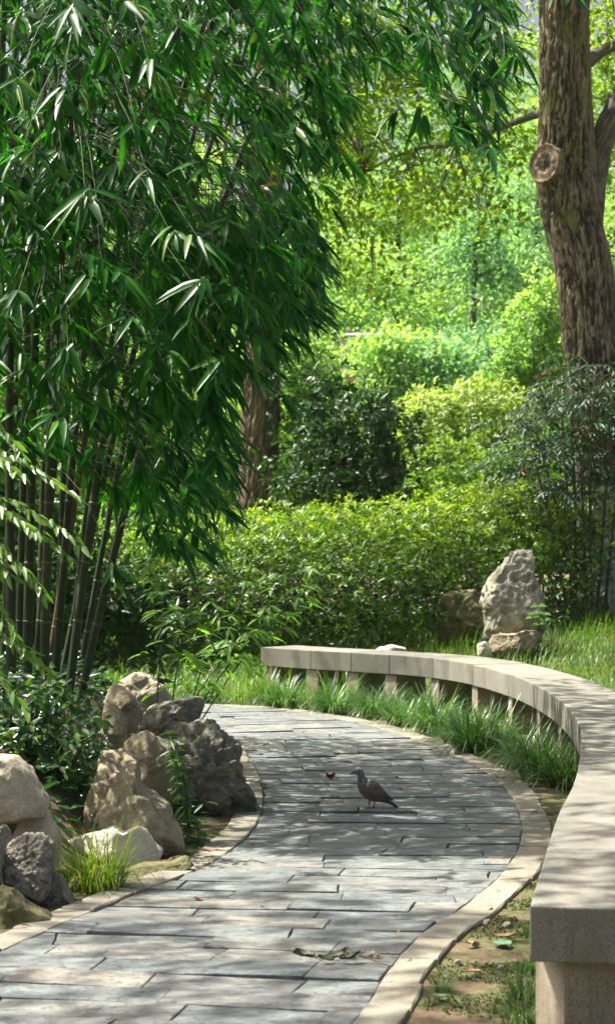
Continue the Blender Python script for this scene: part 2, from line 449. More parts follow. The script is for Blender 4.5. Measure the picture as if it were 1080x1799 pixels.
class Acc:
    def __init__(s): s.V = []; s.T = []; s.r = []; s.n = 0
    def add(s, V, T, r=None):
        if len(V) == 0: return
        s.V.append(V); s.T.append(T + s.n); s.r.append(np.zeros(len(V)) if r is None else r); s.n += len(V)
    def mesh(s, name, smooth=True):
        return mesh_tri(name, np.concatenate(s.V), np.concatenate(s.T), np.concatenate(s.r), smooth)
    def tube(s, pts, rad, sides=5, r=0.5, cap=True):
        pts = np.asarray(pts, float); rad = np.broadcast_to(np.asarray(rad, float), (len(pts),))
        t = nrm(np.gradient(pts, axis=0))
        up = np.array([0.31, 0.2, 0.93]) if abs(t[0] @ np.array([0, 0, 1])) < 0.9 else np.array([1.0, 0.1, 0])
        x = nrm(np.cross(t, up)); y = np.cross(t, x)
        a = np.arange(sides) / sides * 2 * np.pi
        V = pts[:, None] + rad[:, None, None] * (np.cos(a)[None, :, None] * x[:, None] + np.sin(a)[None, :, None] * y[:, None])
        m = len(pts); V = V.reshape(-1, 3); T = []
        for i in range(m - 1):
            for j in range(sides):
                p, q = i * sides + j, i * sides + (j + 1) % sides
                T += [(p, q, q + sides), (p, q + sides, p + sides)]
        if cap:
            V = np.concatenate([V, pts[:1], pts[-1:]]); e = m * sides
            for j in range(sides):
                T.append(((j + 1) % sides, j, e)); T.append(((m - 1) * sides + j, (m - 1) * sides + (j + 1) % sides, e + 1))
        s.add(V, np.array(T), np.full(len(V), r))

def bez(a, b, c, n=6):
    t = np.linspace(0, 1, n)[:, None]
    return (1 - t) ** 2 * np.asarray(a) + 2 * t * (1 - t) * np.asarray(b) + t * t * np.asarray(c)

def spline(pts, n):
    """Catmull-Rom through pts resampled to n even points"""
    p = np.asarray(pts, float); p = np.concatenate([[2 * p[0] - p[1]], p, [2 * p[-1] - p[-2]]])
    out = []
    for i in range(1, len(p) - 2):
        t = np.linspace(0, 1, 24, endpoint=False)[:, None]
        a, b, c, d = p[i - 1], p[i], p[i + 1], p[i + 2]
        out.append(0.5 * (2 * b + (c - a) * t + (2 * a - 5 * b + 4 * c - d) * t ** 2 + (3 * b - a - 3 * c + d) * t ** 3))
    out = np.concatenate(out + [p[-2:-1]])
    s = np.concatenate([[0], np.cumsum(np.linalg.norm(np.diff(out, axis=0), axis=1))])
    u = np.linspace(0, s[-1], n)
    return np.stack([np.interp(u, s, out[:, k]) for k in range(out.shape[1])], 1), s[-1]

# ------------------------------------------------------------------ plan of the path
R_px = [(617, 1799), (675, 1710), (745, 1635), (790, 1610), (840, 1570), (885, 1530), (912, 1480), (910, 1430), (880, 1380), (820, 1340), (700, 1290), (590, 1263), (480, 1247)]
L_px = [(0, 1670), (65, 1643), (150, 1607), (240, 1570), (320, 1541), (380, 1510), (432, 1472), (457, 1435), (463, 1400), (455, 1360), (438, 1330), (412, 1300)]
RE, RL = spline([(-0.95, 2.0), (-0.42, 4.2)] + [tuple(G(*p)) for p in R_px] + [(-1.1, 17.95), (-2.2, 18.5), (-3.6, 18.8)], 160)
LE, LL = spline([(-2.75, 2.0), (-1.95, 5.0)] + [tuple(G(*p)) for p in L_px] + [(-0.95, 15.95), (-1.8, 16.6), (-3.6, 17.0)], 160)
def normals2(E):
    t = nrm(np.gradient(E, axis=0)); return np.stack([t[:, 1], -t[:, 0]], 1)      # to the right of travel
RN, LN = normals2(RE), normals2(LE)
KW = 0.145
def near(E, p):
    d = ((E[None] - p[:, None]) ** 2).sum(2); i = d.argmin(1)
    return i, np.sqrt(d[np.arange(len(p)), i])
def side_dist(p):
    """signed distances: right of right edge, left of left edge"""
    i, d = near(RE, p); sr = np.sign(((p - RE[i]) * RN[i]).sum(1)) * d
    j, e = near(LE, p); sl = -np.sign(((p - LE[j]) * LN[j]).sum(1)) * e
    return sr, sl

def sstep(a, b, x):
    t = np.clip((x - a) / (b - a), 0, 1); return t * t * (3 - 2 * t)

def gz(p):
    """ground height"""
    p = np.atleast_2d(np.asarray(p, float))
    sr, sl = side_dist(p)
    z = np.full(len(p), -0.012)
    bed = np.where((sr < 0.07) & (sl < 0.07), 1.0, 0.0)
    rise_r = 0.42 * sstep(1.2, 6.5, sr) * sstep(12, 20, p[:, 1]) + 0.05 * sstep(0.8, 2.5, sr)
    rise_l = 0.58 * sstep(0.35, 1.25, sl) * sstep(6.5, 9.0, p[:, 1]) * (1 - sstep(14.0, 15.6, p[:, 1]))
    far = 0.35 * sstep(18.5, 23, p[:, 1]) * (1 - sstep(0.5, 3, sl - 20))
    z = z + np.maximum(np.where(sr > 0, rise_r, 0), np.where(sr > 0, far * sstep(0.9, 4.0, sr), 0)) + np.where(sl > 0, rise_l, 0)
    z = z + 0.03 * pn(np.c_[p * 1.3, np.zeros(len(p))]) * (1 - bed) * sstep(0.15, 0.6, np.maximum(sr, sl))
    z = z + 0.012 * pn(np.c_[p * 6, np.zeros(len(p))]) * (1 - bed) * sstep(0.17, 0.4, np.maximum(sr, sl))
    return z - 0.06 * bed

# ------------------------------------------------------------------ ground, one sheet to the horizon
def make_ground():
    xs = np.concatenate([-np.geomspace(400, 6.5, 14), np.arange(-6, 6.01, 0.12), np.geomspace(6.5, 400, 14)])
    ys = np.concatenate([[-60, -20, -8, -3], np.arange(0, 27, 0.12), np.geomspace(28, 900, 20)])
    X, Y = np.meshgrid(xs, ys)
    p = np.c_[X.ravel(), Y.ravel()]
    z = np.concatenate([gz(q) for q in np.array_split(p, 12)])
    V = np.c_[p, z]; nx, ny = len(xs), len(ys)
    i = (np.arange(ny - 1)[:, None] * nx + np.arange(nx - 1)[None]).ravel()
    T = np.concatenate([np.c_[i, i + 1, i + nx + 1], np.c_[i, i + nx + 1, i + nx]])
    tag(obj("ground", mesh_tri("ground", V, T), M['soil']), kind="structure")
make_ground()

# ------------------------------------------------------------------ path: bedding, slate pavers, kerbs
def strip(name, A, B, z, mat):
    n = len(A); V = np.c_[np.concatenate([A, B]), np.full(2 * n, z)]
    i = np.arange(n - 1)
    T = np.concatenate([np.c_[i, i + n, i + n + 1], np.c_[i, i + n + 1, i + 1]])
    return obj(name, mesh_tri(name, V, T, smooth=False), mat)
path = strip("path", LE - LN * 0.05, RE + RN * 0.05, -0.016, M['grout'])
tag(path, kind="structure")

def clip(poly, p0, n):
    out = []
    for i in range(len(poly)):
        a, b = poly[i], poly[(i + 1) % len(poly)]
        da, db = (a - p0) @ n, (b - p0) @ n
        if da >= 0: out.append(a)
        if da * db < 0: out.append(a + (b - a) * da / (da - db))
    return out

def slab_mesh(name, poly, z, th, jit, tilt, mat, parent, cham=0.004, rr=None):
    """a stone from a plan polygon: rough outline, small chamfer, thickness"""
    pts = []
    n = len(poly)
    for i in range(n):
        a, b = poly[i], poly[(i + 1) % n]
        L = np.linalg.norm(b - a); k = max(1, min(7, int(L / 0.09)))
        for q in range(k):
            p = a + (b - a) * q / k
            if q or L > 0.03:
                p = p + rr.normal(0, jit, 2) * (1.0 if q else 0.4)
            pts.append(p)
    pts = np.array(pts); c = pts.mean(0)
    inner = pts + nrm(c - pts) * cham * 1.4
    zt = z + (inner - c) @ tilt
    bm = bmesh.new()
    t = [bm.verts.new((*(p - c), q)) for p, q in zip(inner, zt)]
    e = [bm.verts.new((*(p - c), q - cham)) for p, q in zip(pts, zt)]
    d = [bm.verts.new((*(p - c), -th)) for p in pts]
    bm.faces.new(t)
    m = len(pts)
    for i in range(m):
        j = (i + 1) % m
        bm.faces.new((e[i], e[j], t[j], t[i])); bm.faces.new((d[i], d[j], e[j], e[i]))
    o = bm_obj(name, bm, mat, parent)
    o.location = (c[0], c[1], 0)
    return o

def poly_area(p):
    p = np.array(p); x, y = p[:, 0], p[:, 1]
    return 0.5 * (x @ np.roll(y, -1) - y @ np.roll(x, -1))

def make_pavers():
    r = np.random.default_rng(11)
    RC = 26.0; C = np.array([-RC + 0.3, 11.9])
    phi = -0.30; cnt = 0
    while phi < 0.28:
        dph = r.uniform(0.165, 0.245) / RC
        off = RC - 5.0 + r.uniform(0, 0.6)
        while off < RC + 2.0:
            ln = r.uniform(0.42, 0.78)
            g = r.uniform(0.0016, 0.004) / RC; gr = r.uniform(0.0014, 0.003)
            sk0 = locals().get('sk1', 0.0); sk1 = sk = r.normal(0, 0.014)
            q = []
            for (rad, ph) in ((off + gr, phi + g), (off + ln - gr, phi + g), (off + ln - gr + sk1, phi + dph - g), (off + gr + sk0, phi + dph - g)):
                q.append(C + rad * np.array([math.cos(ph), math.sin(ph)]))
            off += ln
            c = np.mean(q, 0)[None]
            i = near(RE, c)[0][0]; j = near(LE, c)[0][0]
            q = clip(q, RE[i] - RN[i] * 0.0015, -RN[i])
            if len(q) >= 3: q = clip(q, LE[j] + LN[j] * 0.0015, LN[j])
            if len(q) < 3: continue
            cc = np.mean(q, 0)[None]; sr, sl = side_dist(cc)
            if abs(poly_area(q)) < 0.004 or sr[0] > 0 or sl[0] > 0 or cc[0, 1] < 2.2: continue
            slab_mesh("paver", q, r.normal(0, 0.003), 0.03, 0.0034, r.normal(0, 0.009, 2), M['slate'], path, 0.0022, r)
            cnt += 1
        phi += dph
    print("pavers", cnt)
make_pavers()

def make_kerb(E, Nn, sgn, name, seed):
    r = np.random.default_rng(seed)
    s = np.concatenate([[0], np.cumsum(np.linalg.norm(np.diff(E, axis=0), axis=1))])
    root = strip(name, E - Nn * 0.0 + sgn * Nn * 0.01, E + sgn * Nn * (KW - 0.012), -0.03, M['grout'])
    if sgn < 0:
        root.data.flip_normals()
    tag(root, kind="structure")
    u = 0.0; k = 0
    at = lambda A, q: np.array([np.interp(q, s, A[:, 0]), np.interp(q, s, A[:, 1])])
    while u < s[-1] - 0.3:
        ln = r.uniform(0.36, 0.52)
        a, b = u + 0.0045, min(u + ln, s[-1]) - 0.0045
        e = r.normal(0, 0.004)
        q = [at(E, a), at(E, (a + b) / 2), at(E, b)]
        nn = [at(Nn, a), at(Nn, (a + b) / 2), at(Nn, b)]
        inn = [p + sgn * v * (0.0025 + abs(e) * 0.2) for p, v in zip(q, nn)]
        out = [p + sgn * v * (KW + e) for p, v in zip(q, nn)]
        poly = inn + out[::-1]
        if poly_area(poly) < 0: poly = poly[::-1]
        slab_mesh("kerb_stone", poly, 0.005 + r.normal(0, 0.002), 0.09, 0.0012, r.normal(0, 0.006, 2), M['kerb'], root, 0.006, r)
        u += ln; k += 1
make_kerb(RE, RN, 1, "kerb_right", 21)
make_kerb(LE, LN, -1, "kerb_left", 22)

# ------------------------------------------------------------------ curved granite bench
B_pts = [(0.646, 6.3), (0.78, 7.16), (0.956, 8.26), (1.12, 9.14), (1.28, 10.2), (1.46, 11.6), (1.55, 13.0), (1.555, 14.2), (1.47, 15.5), (1.27, 16.7), (0.93, 17.55), (0.386, 18.15), (0.02, 18.45), (-0.41, 18.9)]
BE, BL = spline(B_pts, 400)
BN = normals2(BE)
BZ, BT, BW = 0.42, 0.162, 0.44
def make_bench():
    root = empty("stone_bench", (1.46, 11.6, 0))
    tag(root, "long curved granite bench of joined slabs on upright stone legs along the path", "bench")
    r = np.random.default_rng(31)
    o3 = np.array([1.46, 11.6, 0])
    px = BE[:, 0] / BE[:, 1] * F + CX
    far = [399] + [int(np.abs(px[230:] - x).argmin()) + 230 for x in (545, 617, 686, 760, 829)]
    arc = np.concatenate([[0], np.cumsum(np.linalg.norm(np.diff(BE, axis=0), axis=1))])
    rest = arc[far[-1]]; nr = int(round(rest / 1.05))
    idx = np.array(sorted(set([int(np.abs(arc - rest * k / nr).argmin()) for k in range(nr)] + far)))
    nb = len(idx) - 1
    def hexa(bm, pts):
        v = [bm.verts.new(tuple(np.array(p) - o3)) for p in pts]
        for f in ((3, 2, 1, 0), (4, 5, 6, 7), (0, 1, 5, 4), (1, 2, 6, 5), (2, 3, 7, 6), (3, 0, 4, 7)):
            bm.faces.new([v[k] for k in f])
    def bev(bm, w):
        bmesh.ops.recalc_face_normals(bm, faces=bm.faces)
        bmesh.ops.bevel(bm, geom=list(bm.edges), offset=w, segments=2, affect='EDGES', profile=0.6)
    for k in range(nb):
        a, b = idx[k], idx[k + 1]
        ta = nrm(BE[b] - BE[a])
        g = 0.0015
        f0, f1 = BE[a] + ta * g, BE[b] - ta * g
        n0, n1 = BN[a], BN[b]
        dz = r.normal(0, 0.0012); ov = 0.012
        f0 = f0 - n0 * (ov * 0); b0, b1 = f0 + n0 * BW, f1 + n1 * BW
        bm = bmesh.new()
        z0, z1 = BZ - BT + dz, BZ + dz
        mids = [a + (b - a) * q // 3 for q in (1, 2)]
        fr = [f0] + [BE[m] for m in mids] + [f1]; bk = [b0] + [BE[m] + BN[m] * BW for m in mids] + [b1]
        rows = []
        for fp, bp in zip(fr, bk):
            rows.append([bm.verts.new(tuple(np.array([*p, z]) - o3)) for p, z in ((fp, z0), (bp, z0), (bp, z1), (fp, z1))])
        for q in range(3):
            for e in range(4): bm.faces.new((rows[q][e], rows[q][(e + 1) % 4], rows[q + 1][(e + 1) % 4], rows[q + 1][e]))
        bm.faces.new(rows[0][::-1]); bm.faces.new(rows[3])
        bmesh.ops.recalc_face_normals(bm, faces=bm.faces)
        sharp = [e for e in bm.edges if e.calc_face_angle(0) > 0.6]
        bmesh.ops.bevel(bm, geom=sharp, offset=0.006, segments=2, affect='EDGES', profile=0.6)
        bm_obj("seat_slab", bm, M['granite'], root)
    lt = 0.135
    for k in range(nb + 1):
        i = idx[k]
        t = nrm(BE[min(i + 3, 399)] - BE[max(i - 3, 0)]); n = BN[i]
        c = BE[i].copy()
        if k == 0: c = c + t * 0.055 + n * 0.006
        elif k == nb: c = c - t * 0.13
        if k == 0:
            an = math.radians(20); ca, sa = math.cos(an), math.sin(an)
            t = np.array([ca * t[0] - sa * t[1], sa * t[0] + ca * t[1]]); n = np.array([t[1], -t[0]])
            lt_ = 0.28
            c = c + t * 0.09 + n * 0.062
        else:
            lt_ = lt + r.normal(0, 0.006)
        f = c + n * 0.016; bk = c + n * (BW - 0.07)
        z0 = float(gz(c[None] + n * 0.2)[0]) - 0.12; z1 = BZ - BT - 0.0015
        bm = bmesh.new()
        q = [f - t * lt_ / 2, f + t * lt_ / 2, bk + t * lt_ / 2, bk - t * lt_ / 2]
        hexa(bm, [(*p, z0) for p in q] + [(*p, z1) for p in q])
        bev(bm, 0.006)
        bm_obj("leg", bm, M['granite_leg'], root)
make_bench()

# ------------------------------------------------------------------ rocks
def ico(sub):
    bm = bmesh.new(); bmesh.ops.create_icosphere(bm, subdivisions=sub, radius=1)
    V = np.array([v.co[:] for v in bm.verts]); T = np.array([[v.index for v in f.verts] for f in bm.faces]); bm.free()
    return V, T
ICO = {k: ico(k) for k in (4, 5, 6)}
def worley3(p, seed):
    i = np.floor(p).astype(int); f1 = np.full(len(p), 9.0); f2 = f1.copy(); cid = np.zeros(len(p))
    for a in (-1, 0, 1):
        for b in (-1, 0, 1):
            for c in (-1, 0, 1):
                q = i + np.array([a, b, c])
                h = _perm[(_perm[(_perm[(q[:, 0] + seed) & 255] + q[:, 1]) & 255] + q[:, 2]) & 255]
                d = np.linalg.norm(q + 0.5 + _grad[h] * 0.5 - p, axis=1)
                m = d < f1; f2 = np.where(m, f1, np.minimum(f2, d)); cid = np.where(m, ((h * 73) & 255) / 255.0, cid); f1 = np.where(m, d, f1)
    return f2 - f1, cid

def rock(name, label, outline, d, thick, mat, seed, rough=0.05, facets=7, sub=5, pits=0.0, cat="rock", group="rocks along the path edge", zoff=0.0, lean=0.0, box=0.72):
    r = np.random.default_rng(seed)
    o = np.array([P(x, y, d) for x, y in outline])[:, [0, 2]]
    # centroid of the outline
    a = poly_area(o); x, z = o[:, 0], o[:, 1]; x2, z2 = np.roll(x, -1), np.roll(z, -1); cr = x * z2 - x2 * z
    c = np.array([((x + x2) * cr).sum(), ((z + z2) * cr).sum()]) / (6 * a)
    ang = np.linspace(-np.pi, np.pi, 361); Rr = np.zeros(361)
    for k, t in enumerate(ang):
        u = np.array([math.cos(t), math.sin(t)]); best = 1e-3
        for i in range(len(o)):
            p, q = o[i] - c, o[(i + 1) % len(o)] - c
            e = q - p; den = u[0] * e[1] - u[1] * e[0]
            if abs(den) < 1e-12: continue
            s = (p[0] * e[1] - p[1] * e[0]) / den; w = (p[0] * u[1] - p[1] * u[0]) / den
            if s > best and -1e-6 <= w <= 1 + 1e-6: best = s
        Rr[k] = best
    V, T = ICO[sub]
    rho = np.sqrt(V[:, 0] ** 2 + V[:, 2] ** 2)
    ph = np.arctan2(V[:, 2], V[:, 0]); rad = np.interp(ph, ang, Rr)
    rr = rho ** box
    Y = np.sign(V[:, 1]) * np.abs(V[:, 1]) ** 0.8 * thick
    Q = np.c_[np.cos(ph) * rad * rr, Y, np.sin(ph) * rad * rr]
    size = math.sqrt(abs(a))
    for k in range(int(facets * 2.2)):                          # chisel flat faces into the front and the back
        n = nrm(np.array([r.normal(0, 0.5), r.choice([-1, -1, 1]), r.normal(0.12, 0.5)]))
        h = Q @ n; lim = np.percentile(h, r.uniform(80, 95))
        over = np.maximum(h - lim, 0)
        Q = Q - n * (over * r.uniform(0.88, 1.0))[:, None]
    nn = nrm(Q)
    s = 2.2 / size
    off = r.uniform(0, 50, 3)
    f1 = fbm(Q * s + off, 4)
    rid = 0.5 - np.abs(fbm(Q * s * 1.7 + off + 9, 4))
    dsp = rough * size * (1.5 * f1 + 1.3 * (rid - 0.35) + 0.55 * (0.3 - np.abs(fbm(Q * s * 4.5 + off + 77, 3))))
    wq = Q * s + 0.35 * np.c_[f1, rid, f1 * rid]
    for fr, am in ((1.2, 1.1), (3.0, 0.2)):
        e, cid = worley3(wq * fr + off, seed)
        dsp = dsp + rough * size * am * ((cid - 0.55) * 1.5 * sstep(0.0, 0.3, e) - 0.45 * (1 - sstep(0.0, 0.10, e)))
    if pits:
        pp = pn(Q * s * 3.2 + off + 31); pp2 = pn(Q * s * 6.0 + off + 51)
        dsp = dsp - pits * size * (np.clip(pp - 0.08, 0, 0.2) * 7.0 + np.clip(pp2 - 0.1, 0, 0.2) * 4.0)
    Q = Q + nn * dsp[:, None]
    if lean: Q[:, 1] += Q[:, 2] * lean
    ob = obj(name, mesh_tri(name, Q, T), mat)
    ob.location = (c[0], d, c[1] + zoff)
    tag(ob, label, cat, group)
    return ob

ROCKS = [
 ("boulder", "tan bush-hammered boulder with a slit, tallest front rock left of path", [(146, 1452), (152, 1405), (170, 1352), (178, 1318), (205, 1311), (242, 1332), (246, 1372), (262, 1392), (296, 1412), (320, 1460), (326, 1490), (318, 1520), (230, 1528), (152, 1500)], 10.0, 0.27, 'rock_tan', 1, 0.035, 8, 6, 0.0),
 ("boulder", "tall slanting tan rock leaning behind the slit boulder", [(212, 1300), (232, 1285), (262, 1279), (280, 1310), (306, 1340), (300, 1395), (290, 1440), (262, 1430), (240, 1400), (220, 1350)], 10.5, 0.22, 'rock_tan', 2, 0.04, 7, 5, 0.0),
 ("boulder", "small tan rock with a pointed top, upper left in the rock pile", [(176, 1318), (180, 1262), (186, 1232), (205, 1240), (222, 1268), (224, 1300), (215, 1340), (180, 1345)], 10.9, 0.18, 'rock_tan', 3, 0.04, 6, 5, 0.0),
 ("boulder", "rounded tan rock crowning the pile by the bamboo", [(184, 1235), (190, 1206), (202, 1199), (226, 1212), (252, 1252), (240, 1284), (222, 1290), (200, 1275)], 11.3, 0.2, 'rock_tan', 4, 0.04, 6, 5, 0.0),
 ("boulder", "big dark grey craggy limestone rock at the inner bend of path", [(250, 1268), (300, 1262), (340, 1270), (375, 1272), (402, 1292), (420, 1312), (430, 1360), (446, 1400), (454, 1440), (440, 1462), (400, 1480), (350, 1495), (310, 1500), (285, 1450), (262, 1400), (250, 1330)], 11.45, 0.42, 'rock_dark', 5, 0.06, 9, 6, 0.05),
 ("boulder", "flat-topped dark grey rock slab on top of the craggy rock", [(246, 1262), (258, 1244), (300, 1232), (345, 1223), (360, 1228), (356, 1250), (346, 1274), (310, 1290), (262, 1292), (248, 1282)], 11.9, 0.3, 'rock_dark', 6, 0.045, 8, 5, 0.02),
 ("boulder", "low white stone with a scooped top beside the yellow-green tuft", [(100, 1480), (140, 1470), (180, 1458), (200, 1452), (218, 1462), (244, 1452), (258, 1458), (274, 1482), (290, 1496), (280, 1512), (240, 1524), (180, 1530), (110, 1525)], 9.72, 0.2, 'rock_white', 7, 0.02, 5, 5, 0.0),
 ("boulder", "mossy brown wedge of stone at the foot of white stone", [(196, 1560), (205, 1530), (250, 1518), (300, 1512), (330, 1500), (342, 1518), (320, 1534), (270, 1546), (225, 1566)], 9.55, 0.16, 'rock_moss', 8, 0.03, 5, 5, 0.0),
 ("boulder", "pale sunlit boulder with a rounded top at the left edge", [(-70, 1430), (-60, 1345), (-20, 1326), (28, 1324), (50, 1345), (70, 1380), (87, 1408), (86, 1430), (62, 1432), (40, 1440), (0, 1445)], 9.3, 0.3, 'rock_pale', 9, 0.025, 6, 5, 0.0),
 ("boulder", "pinkish pale stone tucked under the sunlit boulder", [(20, 1470), (40, 1436), (70, 1422), (86, 1424), (90, 1440), (104, 1462), (108, 1490), (100, 1530), (60, 1540), (20, 1520)], 9.25, 0.2, 'rock_pale', 10, 0.03, 6, 5, 0.0),
 ("boulder", "grey pitted limestone block right of the lower left corner rocks", [(8, 1500), (15, 1480), (40, 1466), (70, 1464), (94, 1482), (94, 1530), (84, 1572), (66, 1596), (40, 1590), (14, 1560)], 8.72, 0.22, 'rock_pit', 11, 0.034, 7, 6, 0.035),
 ("boulder", "narrow grey rock cut by the left edge of the picture", [(-60, 1570), (-50, 1470), (-20, 1448), (14, 1446), (25, 1462), (10, 1490), (6, 1530), (10, 1560), (0, 1590), (-40, 1600)], 8.6, 0.22, 'rock_pit', 12, 0.034, 7, 5, 0.03),
 ("boulder", "dark squat stone wedged between pitted block and tuft", [(66, 1600), (80, 1570), (90, 1538), (112, 1534), (120, 1556), (138, 1590), (140, 1604), (110, 1618), (75, 1618)], 8.85, 0.17, 'rock_dark', 13, 0.04, 6, 5, 0.02),
 ("boulder", "mossy green rock sloping down to the kerb at lower left", [(-60, 1660), (-40, 1580), (0, 1558), (22, 1562), (50, 1590), (92, 1612), (96, 1622), (60, 1636), (20, 1650), (-20, 1670)], 8.35, 0.2, 'rock_moss', 14, 0.035, 6, 5, 0.015),
 ("boulder", "white sunlit rock behind bamboo twigs beyond the rock pile", [(185, 1245), (210, 1200), (238, 1180), (264, 1186), (286, 1205), (302, 1226), (298, 1250), (230, 1260)], 14.2, 0.3, 'rock_pale', 15, 0.05, 7, 5, 0.0),
]
def make_rocks():
    for (nm, lb, ol, d, th, mt, sd, ro, fc, sub, pt) in ROCKS:
        rock(nm, lb, ol, d, th, M[mt], sd, ro, fc, sub, pt)
    g = "rocks set in the lawn behind the bench"
    rock("scholar_rock", "tall pale grey pitted standing rock with pointed top behind the bench", [(846, 1125), (850, 1085), (842, 1060), (850, 1030), (868, 1005), (884, 985), (896, 962), (912, 953), (932, 960), (938, 985), (936, 1012), (950, 1040), (956, 1060), (957, 1090), (950, 1130), (900, 1140)], 20.6, 0.3, M['rock_grey'], 41, 0.024, 3, 6, 0.03, group=g)
    rock("boulder", "low dark brown rock in the hedge shade left of standing rock", [(762, 1120), (765, 1080), (775, 1050), (800, 1040), (835, 1036), (850, 1060), (848, 1100), (840, 1130), (800, 1135)], 21.4, 0.35, M['rock_moss'], 42, 0.06, 7, 5, 0.03, group=g)
    rock("boulder", "flat brown-topped stone lying in front of the standing rock", [(857, 1150), (858, 1122), (870, 1112), (900, 1114), (925, 1106), (946, 1108), (950, 1122), (940, 1135), (925, 1140), (905, 1160), (870, 1162)], 20.1, 0.22, M['rock_tan'], 43, 0.05, 6, 5, 0.03, group=g)
    rock("boulder", "small white stone at the left foot of standing rock", [(838, 1155), (838, 1132), (852, 1126), (862, 1140), (862, 1160)], 20.0, 0.1, M['rock_white'], 44, 0.04, 5, 4, 0.0, group=g)
    rock("boulder", "low pale stone peeping over the middle of the bench", [(655, 1152), (662, 1138), (690, 1133), (712, 1138), (718, 1152)], 19.6, 0.2, M['rock_white'], 45, 0.04, 5, 4, 0.0, group=g)
make_rocks()

# ------------------------------------------------------------------ bamboo clump
CULMS = [  # x in the photo at the base (y 1190), the middle (y 600) and the top (y 0), distance at base, radius
 (125, 212, 372, 12.2, 0.031), (150, 305, 545, 12.5, 0.030), (78, 98, 150, 12.0, 0.034), (98, 150, 250, 12.6, 0.030),
 (20, 18, 30, 12.1, 0.035), (48, 62, 85, 12.4, 0.036), (62, 118, 190, 12.9, 0.027), (86, 178, 300, 13.1, 0.029),
 (110, 240, 420, 13.2, 0.028), (34, 48, 60, 13.0, 0.034), (70, 84, 110, 13.4, 0.032), (120, 196, 330, 13.6, 0.026),
 (-15, -8, 8, 12.6, 0.034), (-45, -60, -75, 12.2, 0.034), (-90, -100, -130, 12.8, 0.034), (100, 128, 215, 13.7, 0.026),
 (-140, -170, -240, 12.4, 0.033), (-200, -240, -330, 12.9, 0.033), (-270, -330, -450, 12.2, 0.033), (-340, -420, -560, 12.8, 0.033),
 (140, 262, 470, 13.9, 0.025), (6, 34, 95, 13.8, 0.03),
]
def culm_curve(c, k):
    r = np.random.default_rng(100 + k)
    b, m, t, d, _ = c
    dy = r.uniform(-0.5, 0.5)
    q0, q1, q2 = P(b, 1190, d), P(m, 600, d + dy * 0.4), P(t, 0, d + dy)
    lean = q2 - q1
    q3 = q2 + lean * 1.0 + np.array([abs(lean[0]) * 0.5 * np.sign(lean[0] + 0.01), r.uniform(-0.8, 0.2), -0.25])
    q4 = q3 + lean * 0.7 + np.array([lean[0] * 1.2 + r.uniform(-0.3, 0.5), r.uniform(-1.2, 0.3), -0.9])
    pts, L = spline([q0 - np.array([0, 0, 0.35]), q0, q1, q2, q3, q4], 70)
    return pts, L
CURV = [culm_curve(c, k)[0] for k, c in enumerate(CULMS)]
LBL = {0: "near bamboo stalk with the nodes showing, rightmost at the foot of clump", 1: "bamboo stalk leaning far right and crossing the clump diagonally", 2: "thick bright green upright bamboo stalk left of the leaning ones",
       4: "thick dark bamboo stalk standing near the left edge", 7: "brown dry bamboo stalk leaning among the green ones"}
ORD = ["first", "second", "third", "fourth", "fifth", "sixth", "seventh", "eighth", "ninth", "tenth", "eleventh", "twelfth", "thirteenth", "fourteenth", "fifteenth", "sixteenth", "seventeenth", "eighteenth", "nineteenth", "twentieth", "twenty-first", "twenty-second"]

def fan(r, p, out, n, L, W, spread=0.9, down=0.85, shine=False):
    """a hanging fan of leaves from twig tip p, out is a horizontal direction"""
    out = nrm(np.array([out[0], out[1], 0.0])); sd = np.array([-out[1], out[0], 0])
    spread = spread * r.uniform(0.55, 1.1)
    a = np.linspace(-spread, spread, n) + r.normal(0, 0.16, n)
    tl = r.uniform(0.3, 1.45)
    if shine: tl, down, spread = 0.95, 0.95, 0.75; a = np.linspace(-spread, spread, n) + r.normal(0, 0.1, n)
    skew = r.normal(0.0, 0.28); down = down * (1.0 if shine else r.uniform(0.6, 1.15))
    main = nrm(out * tl + sd * skew + np.array([0, 0, -down]))
    lat = nrm(np.cross(main, out * 0.5 + np.array([0, 0, 1.0])))
    ax = main[None] * np.cos(a)[:, None] + lat[None] * np.sin(a)[:, None] + r.normal(0, 0.13, (n, 3))
    nr = np.cross(lat, main)[None] * (2.5 if shine else 1.0) + r.normal(0, 0.3, (n, 3)) + np.array([-0.25 if shine else 0, 0, 0.25])
    if shine:                                            # leaf faces turned so they mirror the sun into view
        nr = nrm(np.array([sv.x + 0.05, sv.y - 1.0, sv.z]))[None] + r.normal(0, 0.13, (n, 3))
    stem = r.uniform(0, 0.09, n) * (np.abs(a) / max(spread, 0.1))
    pos = p[None] - main[None] * stem[:, None] + r.normal(0, 0.008, (n, 3))
    ln = L * r.uniform(0.5, 1.15, n); wd = W * r.uniform(0.75, 1.15, n)
    return pos, nrm(ax), nrm(nr), ln, wd

def in_mass(px, py):
    """how dense the bamboo foliage is at this height and side (x right, y up in the plane of the clump)"""
    xs = [-9999, 300, 430, 560, 640, 720, 800, 880, 935, 960]
    low = [1130, 1130, 1080, 640, 300, 300, 335, 350, 250, -60]
    return py < np.interp(px, xs, low)

